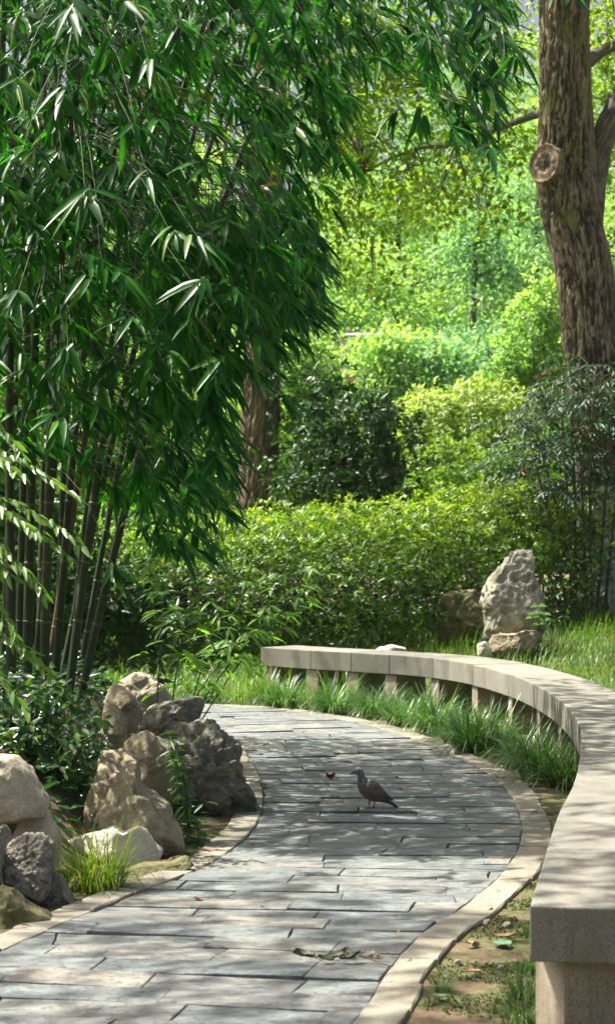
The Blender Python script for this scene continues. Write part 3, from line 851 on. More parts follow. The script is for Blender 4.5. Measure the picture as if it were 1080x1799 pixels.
def make_bamboo():
    r = np.random.default_rng(51)
    nC = len(CULMS)
    leaves = [([], [], [], [], [], []) for _ in range(nC)]
    tw = [Acc() for _ in range(nC)]
    front = []
    anchors = []
    # main hanging mass, built as a curtain with depth
    def sample(n, x0, x1, y0, y1, d0, d1, keep, Ls):
        k = 0
        while k < n:
            px, py, d = r.uniform(x0, x1), r.uniform(y0, y1), r.uniform(d0, d1)
            if not keep(px, py, d): continue
            anchors.append((P(px, py, d), r.uniform(*Ls))); k += 1
    dens = lambda px, py, d: (py < np.interp(px, [-400, 100, 200, 330, 400, 440, 480, 520, 560], [820, 800, 900, 1000, 970, 730, 640, 600, 540])) and not (py > 520 and px < 240 and r.random() < 0.5) and not (px > 320 and 30 < py < 380 and r.random() < 0.45)
    sample(1650, -60, 560, -40, 1040, 10.4, 14.2, dens, (0.16, 0.27))
    sample(330, 250, 560, 350, 900, 10.6, 13.6, lambda a, b, d: b < np.interp(a, [250, 330, 400, 440, 480, 520, 560], [980, 980, 940, 720, 640, 600, 560]), (0.16, 0.26))
    sample(260, 540, 900, -60, 300, 11.0, 13.5, lambda a, b, d: b < np.interp(a, [540, 600, 640, 720, 800, 870, 900], [330, 260, 150, 190, 270, 290, 190]) - 50, (0.16, 0.27))
    sample(40, 500, 600, 100, 660, 11.2, 13.0, lambda a, b, d: b < np.interp(a, [500, 540, 590, 600], [600, 560, 400, 330]), (0.19, 0.26))
    sample(380, -620, -60, -300, 900, 10.6, 14.2, lambda a, b, d: True, (0.18, 0.28))
    sample(520, -100, 520, -60, 640, 14.0, 16.0, lambda a, b, d: b < np.interp(a, [-100, 250, 400, 520], [640, 600, 420, 200]), (0.18, 0.28))
    # the unseen tops above the frame, filled out to shade path and bench
    k = 0
    while k < 2900:
        q = np.array([r.uniform(-5.6, 0.9), r.uniform(4.0, 16.0), r.uniform(4.7, 8.3)])
        if q[1] > 12.0 and r.random() < 0.8: continue
        g = q - np.array(sv) * (q[2] - 0.4) / sv.z
        thr = -0.25 if (0.3 < g[0] < 1.7 and 5.0 < g[1] < 8.6) else (-0.12 if (-1.6 < g[0] < 0.8 and 5.0 < g[1] < 8.7) else -0.02)     # fuller where their shadow is to fall on near bench and path
        if q[2] < H + (HZ + 60) / F * q[1] or pn(q[None] * np.array([0.8, 0.8, 0.3]) + 3.3)[0] < thr: continue
        anchors.append((q, r.uniform(0.19, 0.28))); k += 1
    allc = np.concatenate(CURV); own = np.repeat(np.arange(nC), [len(c) for c in CURV])
    def add(p, L, k=None, n=None, out=None, isfront=False, spread=0.9, shine=False):
        w = ((allc - p[None] - np.array([0, 0, 0.25])) ** 2 * np.array([1, 1, 0.5])).sum(1)
        j = int(w.argmin()); k = own[j]; q = allc[j]
        if out is None:
            h = (p - q)[:2]; o = nrm(h + r.normal(0, 0.25, 2)) if np.linalg.norm(h) > 0.05 else r.normal(0, 1, 2)
            o = nrm(o) + np.array([0.8, -0.45])
        else: o = np.array(out)
        n = n or r.integers(4, 10)
        res = fan(r, p, o, n, L, 0.15 * L, spread, shine=shine)
        rn = np.clip(r.normal(0.45, 0.22, n), 0, 0.9)
        rn[r.random(n) < 0.02] = r.uniform(0.9, 1.0)
        if isfront: front.append((k, res, rn))
        else:
            for a, b in zip(leaves[k], (*res, rn)): a.append(b)
        dist = np.linalg.norm(p - q)
        if dist > 0.9 and not isfront:
            q = p + nrm(q - p) * 0.7 + np.array([0, 0, 0.25])
        mid = (p + q) / 2 + np.array([0, 0, 0.12 + 0.1 * dist])
        if r.random() < 0.5 or isfront: tw[k].tube(bez(q, mid, p, 5), np.linspace(0.0036, 0.0012, 5), 3, 0.5, False)
    SD = np.array(sv)
    lit = [P(*q) for q in ((128, 40, 9.6), (262, 330, 9.9), (302, 435, 9.9), (360, 455, 9.8), (246, 40, 10), (270, 140, 10), (150, 400, 10), (345, 540, 10.1), (580, 200, 10.5), (60, 920, 10.1), (50, 850, 10.1), (40, 1000, 9.9), (110, 935, 10.1), (30, 1130, 10.0), (115, 855, 10.1), (40, 280, 9.7), (170, 500, 10.3), (860, 300, 10.4))]
    def shades(p):                                        # clearings in the leaf mass through which the sun reaches the front sprays
        for q in lit:
            w = p - q; t = w @ SD
            if t > 0.12 and np.linalg.norm(w - SD * t) < 0.33: return True
        return False
    anchors[:] = [(p, L) for p, L in anchors if not shades(p + np.array([0.02, 0, -0.1]))]
    def airy(p):                                          # the clump thins out low on the right, where the far trunk shows
        x, y = p[0] / p[1] * F + CX, HZ - (p[2] - H) / p[1] * F
        if 405 < x < 505 and 660 < y < 930: return r.random() < 0.8
        if x > 215 and y > 560: return r.random() < np.interp(y, [560, 800], [0.2, 0.4])
        if x > 330 and 20 < y < 420: return r.random() < 0.15
        return False
    anchors[:] = [(p, L) for p, L in anchors if not airy(p)]
    for p, L in anchors: add(p, L)
    # the sprays that stand out at the front of the clump, leaf by leaf
    FR = [(128, 12, 9.6, .22, (0.2, -1)), (262, 312, 9.9, .17, (0.3, -1)), (302, 412, 9.9, .17, (-0.1, -1)), (356, 430, 9.8, .19, (0.5, -1)), (236, 12, 10, .2, (0.6, -1)), (262, 108, 10, .2, (0.6, -1)),
          (40, 262, 9.7, .22, (-0.3, -1)), (110, 168, 10, .2, (0, -1)), (30, 150, 9.8, .2, (0.4, -1)), (240, 222, 10.1, .2, (0.2, -1)), (480, 20, 10.4, .2, (0.2, -1)), (448, 60, 10.6, .22, (0, -1)),
          (150, 345, 10, .26, (0.05, -1)), (170, 350, 10.1, .2, (0.6, -1)), (520, 225, 10.6, .22, (0.6, -1)), (580, 170, 10.5, .25, (1, -0.6)), (668, 105, 10.6, .21, (0, -1)), (745, 65, 10.6, .22, (0.5, -1)),
          (742, 205, 10.5, .2, (0.1, -1)), (800, 235, 10.5, .22, (0.7, -1)), (862, 262, 10.4, .24, (0.2, -1)), (880, 60, 10.4, .24, (0.8, -1)), (905, 100, 10.5, .22, (0.9, -0.8)), (690, 200, 10.7, .2, (-0.3, -1)),
          (345, 505, 10.1, .25, (0.1, -1)), (170, 790, 10.4, .22, (0.5, -1)), (300, 690, 10.5, .24, (0.6, -1)), (330, 860, 10.5, .24, (0.7, -1)), (200, 1000, 10.6, .2, (0.5, -1)), (380, 800, 10.6, .25, (0.4, -1)),
          (500, 700, 11.0, .2, (0.8, -0.8)), (540, 560, 11, .22, (0.9, -0.6)), (120, 620, 10.2, .22, (0.2, -1)), (30, 520, 10, .2, (0, -1)), (300, 560, 10.5, .22, (0.6, -1)), (430, 470, 10.6, .24, (0.8, -0.7)),
          (600, 280, 10.7, .2, (0.6, -1)), (385, 640, 10.4, .24, (0.2, -1)), (230, 560, 10.4, .2, (0.3, -1)), (990, -20, 10.2, .22, (0.3, -1))]
    FR = [(x, y, d, L * 1.08, o) for (x, y, d, L, o) in FR]
    for i, (x, y, d, L, o) in enumerate(FR): add(P(x, y, d), L, n=7, out=o, isfront=True, spread=0.8, shine=i in (0, 1, 2, 3, 5, 7))
    tm = []
    for v in (0.15, 0.35, 0.5, 0.65, 0.93):
        Vt, Tt = T_BAMBOO; Vt = np.c_[Vt[:, :2], Vt[:, 2] + Vt[:, 3] * 0.15]
        me = mesh_tri("bamboo_leaf", Vt, Tt, np.full(len(Vt), v)); me.materials.append(M['bamboo_leaf']); tm.append(me)
    ranked = [k for k in sorted(range(nC), key=lambda k: CULMS[k][1]) if CULMS[k][1] > 0]
    for k in range(nC):
        base = CURV[k][0]
        root = empty("bamboo", tuple(base))
        lb = LBL.get(k) or ("green bamboo stalk, %s from the left edge counted at mid height" % ORD[ranked.index(k)] if k in ranked else "green bamboo stalk at or beyond the left edge of picture")
        tag(root, lb, "bamboo", "stalks of the bamboo clump")
        a = Acc(); pts = CURV[k] - base; rad = CULMS[k][4] * 0.9
        nd = int(np.linalg.norm(np.diff(pts, axis=0), axis=1).sum() / 0.33)
        taper = np.linspace(1.0, 0.28, 70) * rad
        a.tube(pts, taper, 10)
        mt = M['culm_brown'] if k == 7 else M['culm']
        o = obj("culm", a.mesh("culm"), mt, root)
        for q in range(1, nd):
            f = q / nd * 69; i = int(f)
            if pts[i][2] + base[2] > 4.6: break
            b = Acc(); c = pts[i] + (pts[min(i + 1, 69)] - pts[i]) * (f - i); t = nrm(pts[min(i + 1, 69)] - pts[i]); rr = taper[i]
            b.tube([c - t * 0.008, c - t * 0.002, c + t * 0.004, c + t * 0.008], [rr * 1.0, rr * 1.13, rr * 1.1, rr * 0.98], 10, cap=False)
            obj("node", b.mesh("node"), M['node'], o)
        if tw[k].n:
            tw[k].V = [v - base for v in tw[k].V]
            tag(obj("twigs", tw[k].mesh("twigs"), M['green_twig'], root), kind="stuff")
        if leaves[k][0]:
            ps, ax, nr, ln, wd, rn = [np.concatenate(q) for q in leaves[k]]
            ac = Acc(); ac.add(*scatter(T_BAMBOO, ps - base, ax, nr, ln, wd, rn))
            tag(obj("foliage", ac.mesh("foliage"), M['bamboo_leaf'], root), kind="stuff")
        for (kk, res, rn) in front:
            if kk != k: continue
            ps, ax, nr, ln, wd = res
            Rm = frame(ax, nr)
            for i in range(len(ps)):
                lo = bpy.data.objects.new("leaf", tm[int(np.clip(np.digitize(rn[i], [0.25, 0.42, 0.58, 0.88]), 0, 4))])
                SC.collection.objects.link(lo); lo.parent = root
                m = np.eye(4); m[:3, :3] = Rm[i] * np.array([wd[i], ln[i], ln[i]])[None]; m[:3, 3] = ps[i] - base
                lo.matrix_local = Matrix(m.tolist())
    print("bamboo leaves", sum(len(np.concatenate(l[0])) for l in leaves if l[0]))
make_bamboo()

# ------------------------------------------------------------------ shrubs, hedge
def lobes_sample(r, lobes, n, shell=0.35, top=0.0, rough=0.22, off=0.0):
    """points near the outer skin of a union of ellipsoids with an uneven surface; returns points and outward normals"""
    lob = np.array([[*c, *s] for c, s in lobes], float)
    area = (lob[:, 3] * lob[:, 4] + lob[:, 3] * lob[:, 5] + lob[:, 4] * lob[:, 5]); pr = area / area.sum()
    i = r.choice(len(lob), n * 2, p=pr)
    u = nrm(r.normal(size=(n * 2, 3)))
    k = 1 - shell * r.random(n * 2) ** 1.6
    bumpy = 1 + rough * fbm(u * 2.2 + i[:, None] * 7.1 + off, 3) * 1.6
    p = lob[i, :3] + u * lob[i, 3:] * (k * bumpy)[:, None]
    nr = nrm(u / lob[i, 3:])
    # drop the points lying deep inside another lobe
    inside = np.zeros(len(p), bool)
    for j in range(len(lob)):
        q = (p - lob[j, :3]) / lob[j, 3:]
        inside |= (i != j) & ((q ** 2).sum(1) < 0.42)
    ok = np.where(~inside)[0][:n]
    return p[ok], nr[ok]

def rosettes(r, p, nr, k, L, W, tpl, up=0.4, spread=0.8, rb=(0, 1)):
    """whorls of k leaves at each point"""
    n = len(p)
    P_ = np.repeat(p, k, 0); Nn = np.repeat(nrm(nr + np.array([0, 0, up]) + r.normal(0, 0.3, (n, 3))), k, 0)
    t = nrm(np.cross(Nn, r.normal(size=Nn.shape)))
    sp = r.uniform(0.4, 1.2, (n * k, 1)) * spread
    ax = nrm(t * sp + Nn * r.uniform(0.1, 0.8, (n * k, 1)))
    nn = nrm(Nn + r.normal(0, 0.25, Nn.shape))
    ln = L * r.uniform(0.6, 1.2, n * k); wd = W * r.uniform(0.7, 1.2, n * k)
    hz = (p[:, 2] - p[:, 2].min()) / max(1e-6, np.ptp(p[:, 2]))          # lighter top, darker foot: new growth plus sun and shade put into tone
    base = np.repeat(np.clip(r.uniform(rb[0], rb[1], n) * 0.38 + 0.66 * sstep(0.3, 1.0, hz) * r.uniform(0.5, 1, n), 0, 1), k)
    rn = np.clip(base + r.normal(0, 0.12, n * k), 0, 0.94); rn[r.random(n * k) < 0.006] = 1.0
    return scatter(tpl, P_ + r.normal(0, L * 0.15, P_.shape), ax, nn, ln, wd, rn)

def shrub(name, label, cat, lobes, n, k, L, W, mat, seed, stems=(), tpl=T_MID, shell=0.4, up=0.4, group=None, foliage="foliage", rough=0.22, stem_mat='branch'):
    r = np.random.default_rng(seed)
    bx = np.mean([c for c, s in lobes], 0)
    base = np.array([bx[0], bx[1], gz(bx[None, :2])[0]])
    root = empty(name, tuple(base))
    tag(root, label, cat, group)
    p, nr = lobes_sample(r, lobes, n, shell, rough=rough, off=seed)
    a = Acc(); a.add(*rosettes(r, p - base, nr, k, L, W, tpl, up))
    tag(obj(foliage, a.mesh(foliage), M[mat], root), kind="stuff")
    if stems == (): stems = [(c, 0.02) for c, s in lobes]
    for c, rad in stems:
        s = Acc(); b = np.array([bx[0] + r.normal(0, 0.1), bx[1] + r.normal(0, 0.1), base[2] - 0.08])
        c = np.array(c)
        s.tube(bez(b - base, (b + c) / 2 - base + np.array([0, 0, 0.2]), c - base, 7), np.linspace(rad, rad * 0.4, 7), 6)
        for q in range(7):
            j = r.integers(0, len(p)); e = p[j]
            st = b + (c - b) * r.uniform(0.4, 1)
            s.tube(bez(st - base, (st + e) / 2 - base, e - base, 4), np.linspace(rad * 0.4, rad * 0.12, 4), 4)
        obj("stem", s.mesh("stem"), M[stem_mat], root)
    return root

def E(px, py, d, rx, rz, ry):
    """an ellipsoid lobe: centre from its place, radii in metres"""
    return (P(px, py, d), np.array([rx, ry, rz]))

def make_hedge():
    L = []
    for x in range(-260, 1010, 62):
        top = np.interp(x, [130, 400, 520, 700, 800, 880, 1000], [960, 950, 945, 925, 905, 890, 900])
        dd = np.interp(x, [640, 800], [21.2, 22.6])
        zt = P(x, top, dd)[2]
        L.append((np.array([(x - CX) / F * dd, dd, (zt + 0.15) / 2]), np.array([0.5, 0.95, (zt - 0.1) / 2 + 0.12])))
        L.append((np.array([(x - CX) / F * (dd + 0.8) + 0.1, dd + 0.8, zt - 0.16]), np.array([0.55, 0.95, 0.48])))
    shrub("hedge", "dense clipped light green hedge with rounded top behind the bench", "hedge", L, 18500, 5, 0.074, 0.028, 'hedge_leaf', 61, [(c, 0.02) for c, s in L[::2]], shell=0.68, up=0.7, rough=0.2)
make_hedge()

def make_bushes():
    shrub("camellia_bush", "round dark glossy bush rising behind the hedge", "bush",
          [E(600, 790, 25.6, 0.75, 0.72, 0.7), E(560, 720, 25.8, 0.55, 0.55, 0.5), E(660, 760, 25.4, 0.45, 0.5, 0.5), E(590, 850, 25.4, 0.8, 0.5, 0.7), E(665, 850, 25.3, 0.4, 0.4, 0.45)],
          1700, 5, 0.105, 0.042, 'dark_leaf', 62, shell=0.75, rough=0.7)
    g = "sunlit shrubs between hedge and far trees"
    shrub("sunlit_shrub", "pale yellow-green sunlit shrub right of the dark round bush", "bush",
          [E(790, 770, 28.5, 0.75, 0.6, 0.6), E(860, 755, 28.8, 0.7, 0.65, 0.6), E(735, 810, 28.2, 0.5, 0.55, 0.5), E(755, 725, 28.9, 0.42, 0.34, 0.4), E(835, 700, 29, 0.35, 0.27, 0.3), E(800, 830, 27.6, 0.7, 0.45, 0.4)],
          2500, 5, 0.10, 0.042, 'bright_leaf', 63, shell=0.5, up=0.6, group=g, rough=0.35)
    shrub("sunlit_shrub", "lower bright green shrub just over the right half of hedge", "bush",
          [E(820, 868, 26.5, 0.6, 0.35, 0.5), E(750, 875, 26.3, 0.4, 0.25, 0.4), E(900, 845, 26.6, 0.5, 0.42, 0.5)],
          1300, 5, 0.09, 0.04, 'mid_leaf', 64, shell=0.5, up=0.6, group=g, rough=0.35)
    shrub("sunlit_shrub", "bright leafy shrub around the foot of the far trunk", "bush",
          [E(500, 850, 26.8, 0.4, 0.5, 0.4), E(400, 830, 27.2, 0.7, 0.6, 0.5), E(330, 780, 27.5, 0.7, 0.8, 0.5), E(440, 740, 28.5, 0.5, 0.5, 0.4)],
          1500, 5, 0.10, 0.04, 'mid_leaf', 65, shell=0.5, up=0.5, group=g, rough=0.35)
    shrub("sunlit_shrub", "large bright shrub glimpsed between the bamboo stalks", "bush",
          [E(180, 800, 24, 0.8, 0.9, 0.5), E(60, 760, 24.5, 0.9, 1.0, 0.5), E(-80, 780, 24.5, 0.9, 1.0, 0.5), E(240, 950, 22, 0.5, 0.5, 0.4)],
          2000, 5, 0.11, 0.045, 'mid_leaf', 66, shell=0.5, up=0.5, group=g, rough=0.35)
    shrub("undergrowth_bush", "dark shady bush filling the gap behind the bamboo stalks", "bush",
          [E(40, 1060, 15.0, 0.5, 0.5, 0.3), E(160, 1080, 15.2, 0.45, 0.45, 0.3), E(-90, 1040, 15.0, 0.5, 0.55, 0.3), E(250, 1110, 15.2, 0.32, 0.3, 0.25), E(100, 960, 15.4, 0.45, 0.4, 0.3), E(-30, 900, 15.4, 0.5, 0.5, 0.3)],
          1500, 5, 0.10, 0.036, 'dark_leaf', 68, shell=0.7, up=0.4, rough=0.5)
    shrub("sunlit_shrub", "fresh yellow-green shrub left of the leaning trunk", "bush",
          [E(935, 600, 31, 0.5, 0.65, 0.5), E(960, 540, 31, 0.35, 0.5, 0.4), E(900, 660, 31, 0.45, 0.4, 0.4), E(960, 680, 31, 0.5, 0.5, 0.4)],
          1100, 5, 0.11, 0.05, 'far_a', 67, shell=0.6, up=0.5, group=g, rough=0.4)
make_bushes()

def pinnate(r, a, tip, direction, n, L, W, droop=0.3, sag=0.25):
    """leaflets along a drooping rachis from tip"""
    d = nrm(np.asarray(direction, float)); ln = n * L * 0.42
    end = tip + d * ln + np.array([0, 0, -sag * ln]); mid = tip + d * ln * 0.55 + np.array([0, 0, 0.06 * ln])
    pts = bez(tip, mid, end, n)
    t = nrm(np.gradient(pts, axis=0)); sd = nrm(np.cross(t, np.array([0, 0, 1.0])))
    s = np.where(np.arange(n) % 2, 1, -1)[:, None]
    ax = nrm(t * 0.75 + sd * s * r.uniform(0.5, 0.95, (n, 1)) + np.array([0, 0, -droop]))
    nn = nrm(np.array([0, 0, 1.0]) + r.normal(0, 0.25, (n, 3)) + np.array([-0.2, -0.3, 0]))
    sc = np.interp(np.arange(n), [0, n * 0.3, n - 1], [0.8, 1.1, 0.8])
    rn = np.clip(r.normal(0.5, 0.25, n), 0, 0.96)
    if r.random() < 0.012: rn[:] = 1.0
    a.add(*scatter(T_OVATE, pts, ax, nn, L * sc * r.uniform(0.8, 1.15, n), W * sc, rn))
    return pts

def make_nandina():
    r = np.random.default_rng(71)
    base = np.append(P(1030, 1095, 22.4)[:2], P(1030, 1095, 22.4)[2])
    root = empty("nandina", tuple(base)); tag(root, "tall dark leafy nandina shrub on thin stems right of the standing rock", "shrub")
    a = Acc(); tw = Acc(); ends = []
    st = [(1005, 1095, 985, 720, 22.3), (1030, 1098, 1012, 690, 22.3), (1040, 1098, 1045, 650, 22.4), (1022, 1092, 940, 760, 22.6), (1045, 1090, 1075, 690, 22.5), (1000, 1088, 935, 800, 22.3), (1010, 1090, 1000, 660, 22.7), (1060, 1095, 1110, 700, 22.9)]
    for (x0, y0, x1, y1, d) in st:
        p0, p1 = P(x0, y0 + 14, d), P(x1, y1, d + r.uniform(-0.3, 0.3))
        c = bez(p0, (p0 + p1) / 2 + np.array([r.normal(0, 0.06), r.normal(0, 0.1), 0.1]), p1, 9)
        s = Acc(); s.tube(c - base, np.linspace(0.022, 0.010, 9), 6); obj("stem", s.mesh("stem"), M['twig'], root)
        ends.append(c)
    for k in range(215):
        c = ends[r.integers(0, len(ends))]; f = min(1, r.beta(3.2, 1.0)); i = f * 8
        q = c[int(i)] + (c[min(8, int(i) + 1)] - c[int(i)]) * (i - int(i))
        an = r.uniform(0, 2 * np.pi); hd = np.array([math.cos(an), math.sin(an) * 0.9, r.uniform(0.0, 0.55)])
        L = r.uniform(0.12, 0.55); tip = q + hd * L + np.array([0, 0, 0.05])
        tw.tube(bez(q - base, (q + tip) / 2 - base + np.array([0, 0, 0.06]), tip - base, 4), np.linspace(0.004, 0.002, 4), 3, cap=False)
        for m in range(3):
            dd = hd * np.array([1, 1, 0.2]) + r.normal(0, 0.5, 3) * np.array([1, 1, 0.25])
            pinnate(r, a, tip - base, dd, 9, 0.085, 0.030, 0.25, 0.3)
    tag(obj("foliage", a.mesh("foliage"), M['nandina_leaf'], root), kind="stuff")
    tag(obj("twigs", tw.mesh("twigs"), M['twig'], root), kind="stuff")
make_nandina()

def make_left_sprays():
    """drooping leafy sprays that reach in from the left edge"""
    r = np.random.default_rng(72)
    base = np.array([P(-95, 1190, 10.6)[0], 10.6, 0.45])
    root = empty("drooping_shrub", tuple(base)); tag(root, "shrub with arching sprays of small bright leaves reaching in at left edge", "shrub")
    a = Acc()
    for (x0, y0, x1, y1, d, n) in [(-60, 770, 135, 872, 10.2, 18), (-50, 800, 40, 835, 10.1, 10), (-60, 850, 148, 960, 10.1, 22), (-50, 870, 120, 978, 10.2, 18), (-50, 925, 78, 1045, 9.9, 18), (-40, 880, 60, 940, 10.0, 14),
                                   (-50, 1080, 82, 1180, 10.0, 16), (-50, 1030, 26, 1110, 10.0, 10), (-40, 1120, 60, 1150, 10.0, 12), (-60, 960, 20, 1010, 10, 12), (-60, 700, 40, 800, 10.3, 14), (-150, 780, -20, 880, 10.1, 16), (-150, 900, -20, 1000, 10.1, 16), (-60, 1140, 45, 1250, 9.9, 14)]:
        p0, p1 = P(x0, y0, d + 0.15), P(x1, y1, d - 0.1)
        c = bez(p0, (p0 + p1) / 2 + np.array([0, 0, 0.07]), p1, n)
        root_p = base + np.array([r.normal(0, 0.08), r.normal(0, 0.08), 0])
        s = Acc(); s.tube(bez(root_p - base, (root_p + p0) / 2 - base + np.array([-0.15, 0, 0.3]), p0 - base, 8), np.linspace(0.008, 0.004, 8), 5)
        s.tube(c - base, np.linspace(0.004, 0.0015, n), 4)
        obj("stem", s.mesh("stem"), M['green_twig'], root)
        t = nrm(np.gradient(c, axis=0)); sd = nrm(np.cross(t, np.array([0, 0, 1.0])))
        for rep in range(2):
            sg = np.where((np.arange(n) + rep) % 2, 1, -1)[:, None]
            ax = nrm(t * 0.8 + sd * sg * r.uniform(0.35, 0.8, (n, 1)) + np.array([0, 0, -0.25]) + r.normal(0, 0.15, (n, 3)))
            nn = nrm(np.array([-0.35, -0.25, 0.9]) + r.normal(0, 0.3, (n, 3)))
            a.add(*scatter(T_OVATE, c - base + r.normal(0, 0.006, (n, 3)), ax, nn, r.uniform(0.06, 0.10, n), r.uniform(0.02, 0.03, n), np.clip(r.normal(0.6, 0.25, n), 0, 1)))
    tag(obj("foliage", a.mesh("foliage"), M['spray_leaf'], root), kind="stuff")
make_left_sprays()

def make_left_camellia():
    r = np.random.default_rng(73)
    d = 10.4
    base = np.array([P(40, 1420, d)[0], d, 0.12])
    root = empty("camellia", tuple(base)); tag(root, "glossy dark green camellia bush between pale boulder and rock pile", "bush")
    a = Acc()
    br = [(20, 1400, 95, 1210, 10.2), (60, 1420, 180, 1272, 9.9), (50, 1410, 140, 1330, 10.0), (30, 1400, 30, 1230, 10.3), (70, 1430, 130, 1420, 10.2), (10, 1380, -40, 1260, 10.4), (60, 1400, 110, 1300, 10.3), (40, 1400, 60, 1290, 10.1), (80, 1430, 155, 1380, 10.3),
          (20, 1380, 10, 1300, 10.0), (60, 1390, 85, 1250, 10.6), (90, 1420, 150, 1290, 10.5), (0, 1380, -10, 1190, 10.6), (60, 1390, 125, 1215, 10.7)]
    for (x0, y0, x1, y1, dd) in br:
        p0, p1 = P(x0, y0, d), P(x1, y1, dd)
        c = bez(p0, (p0 + p1) / 2 + np.array([-0.06, 0, 0.08]), p1, 8)
        s = Acc(); s.tube(np.concatenate([[np.zeros(3)], c - base]), np.linspace(0.009, 0.003, 9), 5); obj("branch", s.mesh("branch"), M['twig'], root)
        for m in range(64):
            f = 0.25 + 0.75 * r.random() ** 0.8; i = f * 7; q = c[int(i)] + (c[min(7, int(i) + 1)] - c[int(i)]) * (i - int(i))
            q = q + r.normal(0, 0.055, 3) * (1.3 - 0.5 * f)
            n = 2
            ax = nrm(r.normal(0, 0.6, (n, 3)) + np.array([0.35, -0.35, -0.25])); nn = nrm(np.array([-0.1, -0.45, 0.9]) + r.normal(0, 0.35, (n, 3)))
            young = 0.3 if f > 0.75 else 0
            a.add(*scatter(T_OVATE, np.repeat(q[None] - base, n, 0), ax, nn, r.uniform(0.045, 0.075, n), r.uniform(0.024, 0.034, n), np.clip(r.normal(0.4 + young, 0.25, n), 0, 1)))
    tag(obj("foliage", a.mesh("foliage"), M['shrub_leaf'], root), kind="stuff")
make_left_camellia()

def make_dwarf_bamboo():
    """thin fresh bamboo shoots leaning over the grass right of the clump"""
    r = np.random.default_rng(74)
    g = "young bamboo shoots by the rock pile"
    sh = [("young bamboo shoot with fresh light leaves reaching furthest right", (330, 1175), (560, 1015), 15.2), ("young bamboo shoot with light leaves bending toward the bench end", (310, 1180), (500, 1075), 15.0),
          ("young bamboo shoot standing straight above the grass beside rocks", (320, 1180), (420, 1000), 15.2), ("young bamboo shoot drooping just over the dark flat-topped rock", (290, 1200), (330, 1090), 13.0),
          ("young bamboo shoot half hidden by the hanging bamboo leaves", (270, 1180), (300, 1000), 13.9), ("young bamboo shoot low over the grass left of the bench end", (300, 1190), (440, 1120), 14.8)]
    for lb, b, t, d in sh:
        p0, p1 = P(*b, d), P(*t, d - 0.4); p0[2] = min(p0[2], gz(p0[None, :2])[0]) - 0.02
        root = empty("bamboo_shoot", tuple(p0)); tag(root, lb, "bamboo", g)
        a = Acc(); s = Acc()
        c = bez(p0, p0 * 0.45 + p1 * 0.55 + np.array([0, 0, 0.22]), p1, 12)
        s.tube(c - p0, np.linspace(0.006, 0.002, 12), 5)
        for k in range(17):
            f = 0.3 + 0.7 * k / 16; i = f * 11; q = c[int(i)] + (c[min(11, int(i) + 1)] - c[int(i)]) * (i - int(i))
            o = nrm(np.array([r.uniform(-0.6, 1), r.uniform(-1, 0.3), 0.25])); e = q + o * r.uniform(0.08, 0.26)
            s.tube(bez(q - p0, (q + e) / 2 - p0 + np.array([0, 0, 0.03]), e - p0, 4), np.linspace(0.002, 0.001, 4), 3, cap=False)
            n = r.integers(2, 5)
            ps, ax, nr, ln, wd = fan(r, e - p0, o[:2], n, 0.15, 0.03, 1.1, 0.35)
            a.add(*scatter(T_BAMBOO, ps, ax, nr, ln, wd, r.uniform(0, 1, n)))
        obj("stem", s.mesh("stem"), M['green_twig'], root)
        tag(obj("foliage", a.mesh("foliage"), M['dwarf_leaf'], root), kind="stuff")
make_dwarf_bamboo()

def make_weed():
    r = np.random.default_rng(75)
    g = "weeds growing between the rocks"
    for lb, b, t, d in [("slender leafy weed climbing the gap beside the dark craggy rock", (318, 1420), (300, 1285), 10.35), ("shorter leafy weed in front of the dark craggy rock", (330, 1440), (312, 1320), 10.3),
                        ("bushy green weed at the foot of the gap between rocks", (340, 1500), (345, 1440), 10.3)]:
        p0, p1 = P(*b, d), P(*t, d); p0[2] -= 0.05
        root = empty("weed", tuple(p0)); tag(root, lb, "weed", g)
        s = Acc(); a = Acc(); c = bez(p0, (p0 + p1) / 2 + np.array([0.03, 0, 0]), p1, 10); s.tube(c - p0, np.linspace(0.004, 0.002, 10), 5)
        n = 70 if t[1] < 1400 else 130
        f = r.random(n); q = p0 + (p1 - p0) * f[:, None] + r.normal(0, 0.01 if n < 100 else 0.05, (n, 3))
        an = r.uniform(0, 6.28, n); ax = nrm(np.c_[np.cos(an), np.sin(an), r.uniform(-0.6, 0.4, n)]); nn = nrm(np.array([0, -0.3, 1.0]) + r.normal(0, 0.3, (n, 3)))
        a.add(*scatter(T_OVATE, q - p0, ax, nn, r.uniform(0.045, 0.09, n), r.uniform(0.014, 0.024, n), r.random(n) * 0.6))
        obj("stem", s.mesh("stem"), M['green_twig'], root)
        tag(obj("foliage", a.mesh("foliage"), M['spray_leaf'], root), kind="stuff")
    # broad leaved seedling at the standing rock
    p0 = P(945, 1110, 20.2); root = empty("seedling", tuple(p0)); tag(root, "small seedling with round green leaves at right of standing rock", "weed")
    s = Acc(); a = Acc()
    for (x, y) in [(944, 1065), (940, 1078), (952, 1080), (935, 1085), (955, 1090), (946, 1097)]:
        e = P(x, y, 20.1); s.tube(bez(np.zeros(3), (e - p0) / 2, e - p0, 4), 0.003, 4)
        a.add(*scatter(T_OVATE, np.repeat((e - p0)[None], 2, 0), nrm(np.array([[1, -0.3, 0.1], [-0.9, -0.4, 0.0]])), nrm(np.array([[0, -0.5, 1], [0.1, -0.4, 1.0]])), np.array([0.085, 0.08]), np.array([0.07, 0.06]), np.array([0.2, 0.5])))
    obj("stem", s.mesh("stem"), M['green_twig'], root); tag(obj("foliage", a.mesh("foliage"), M['dwarf_leaf'], root), kind="stuff")
make_weed()

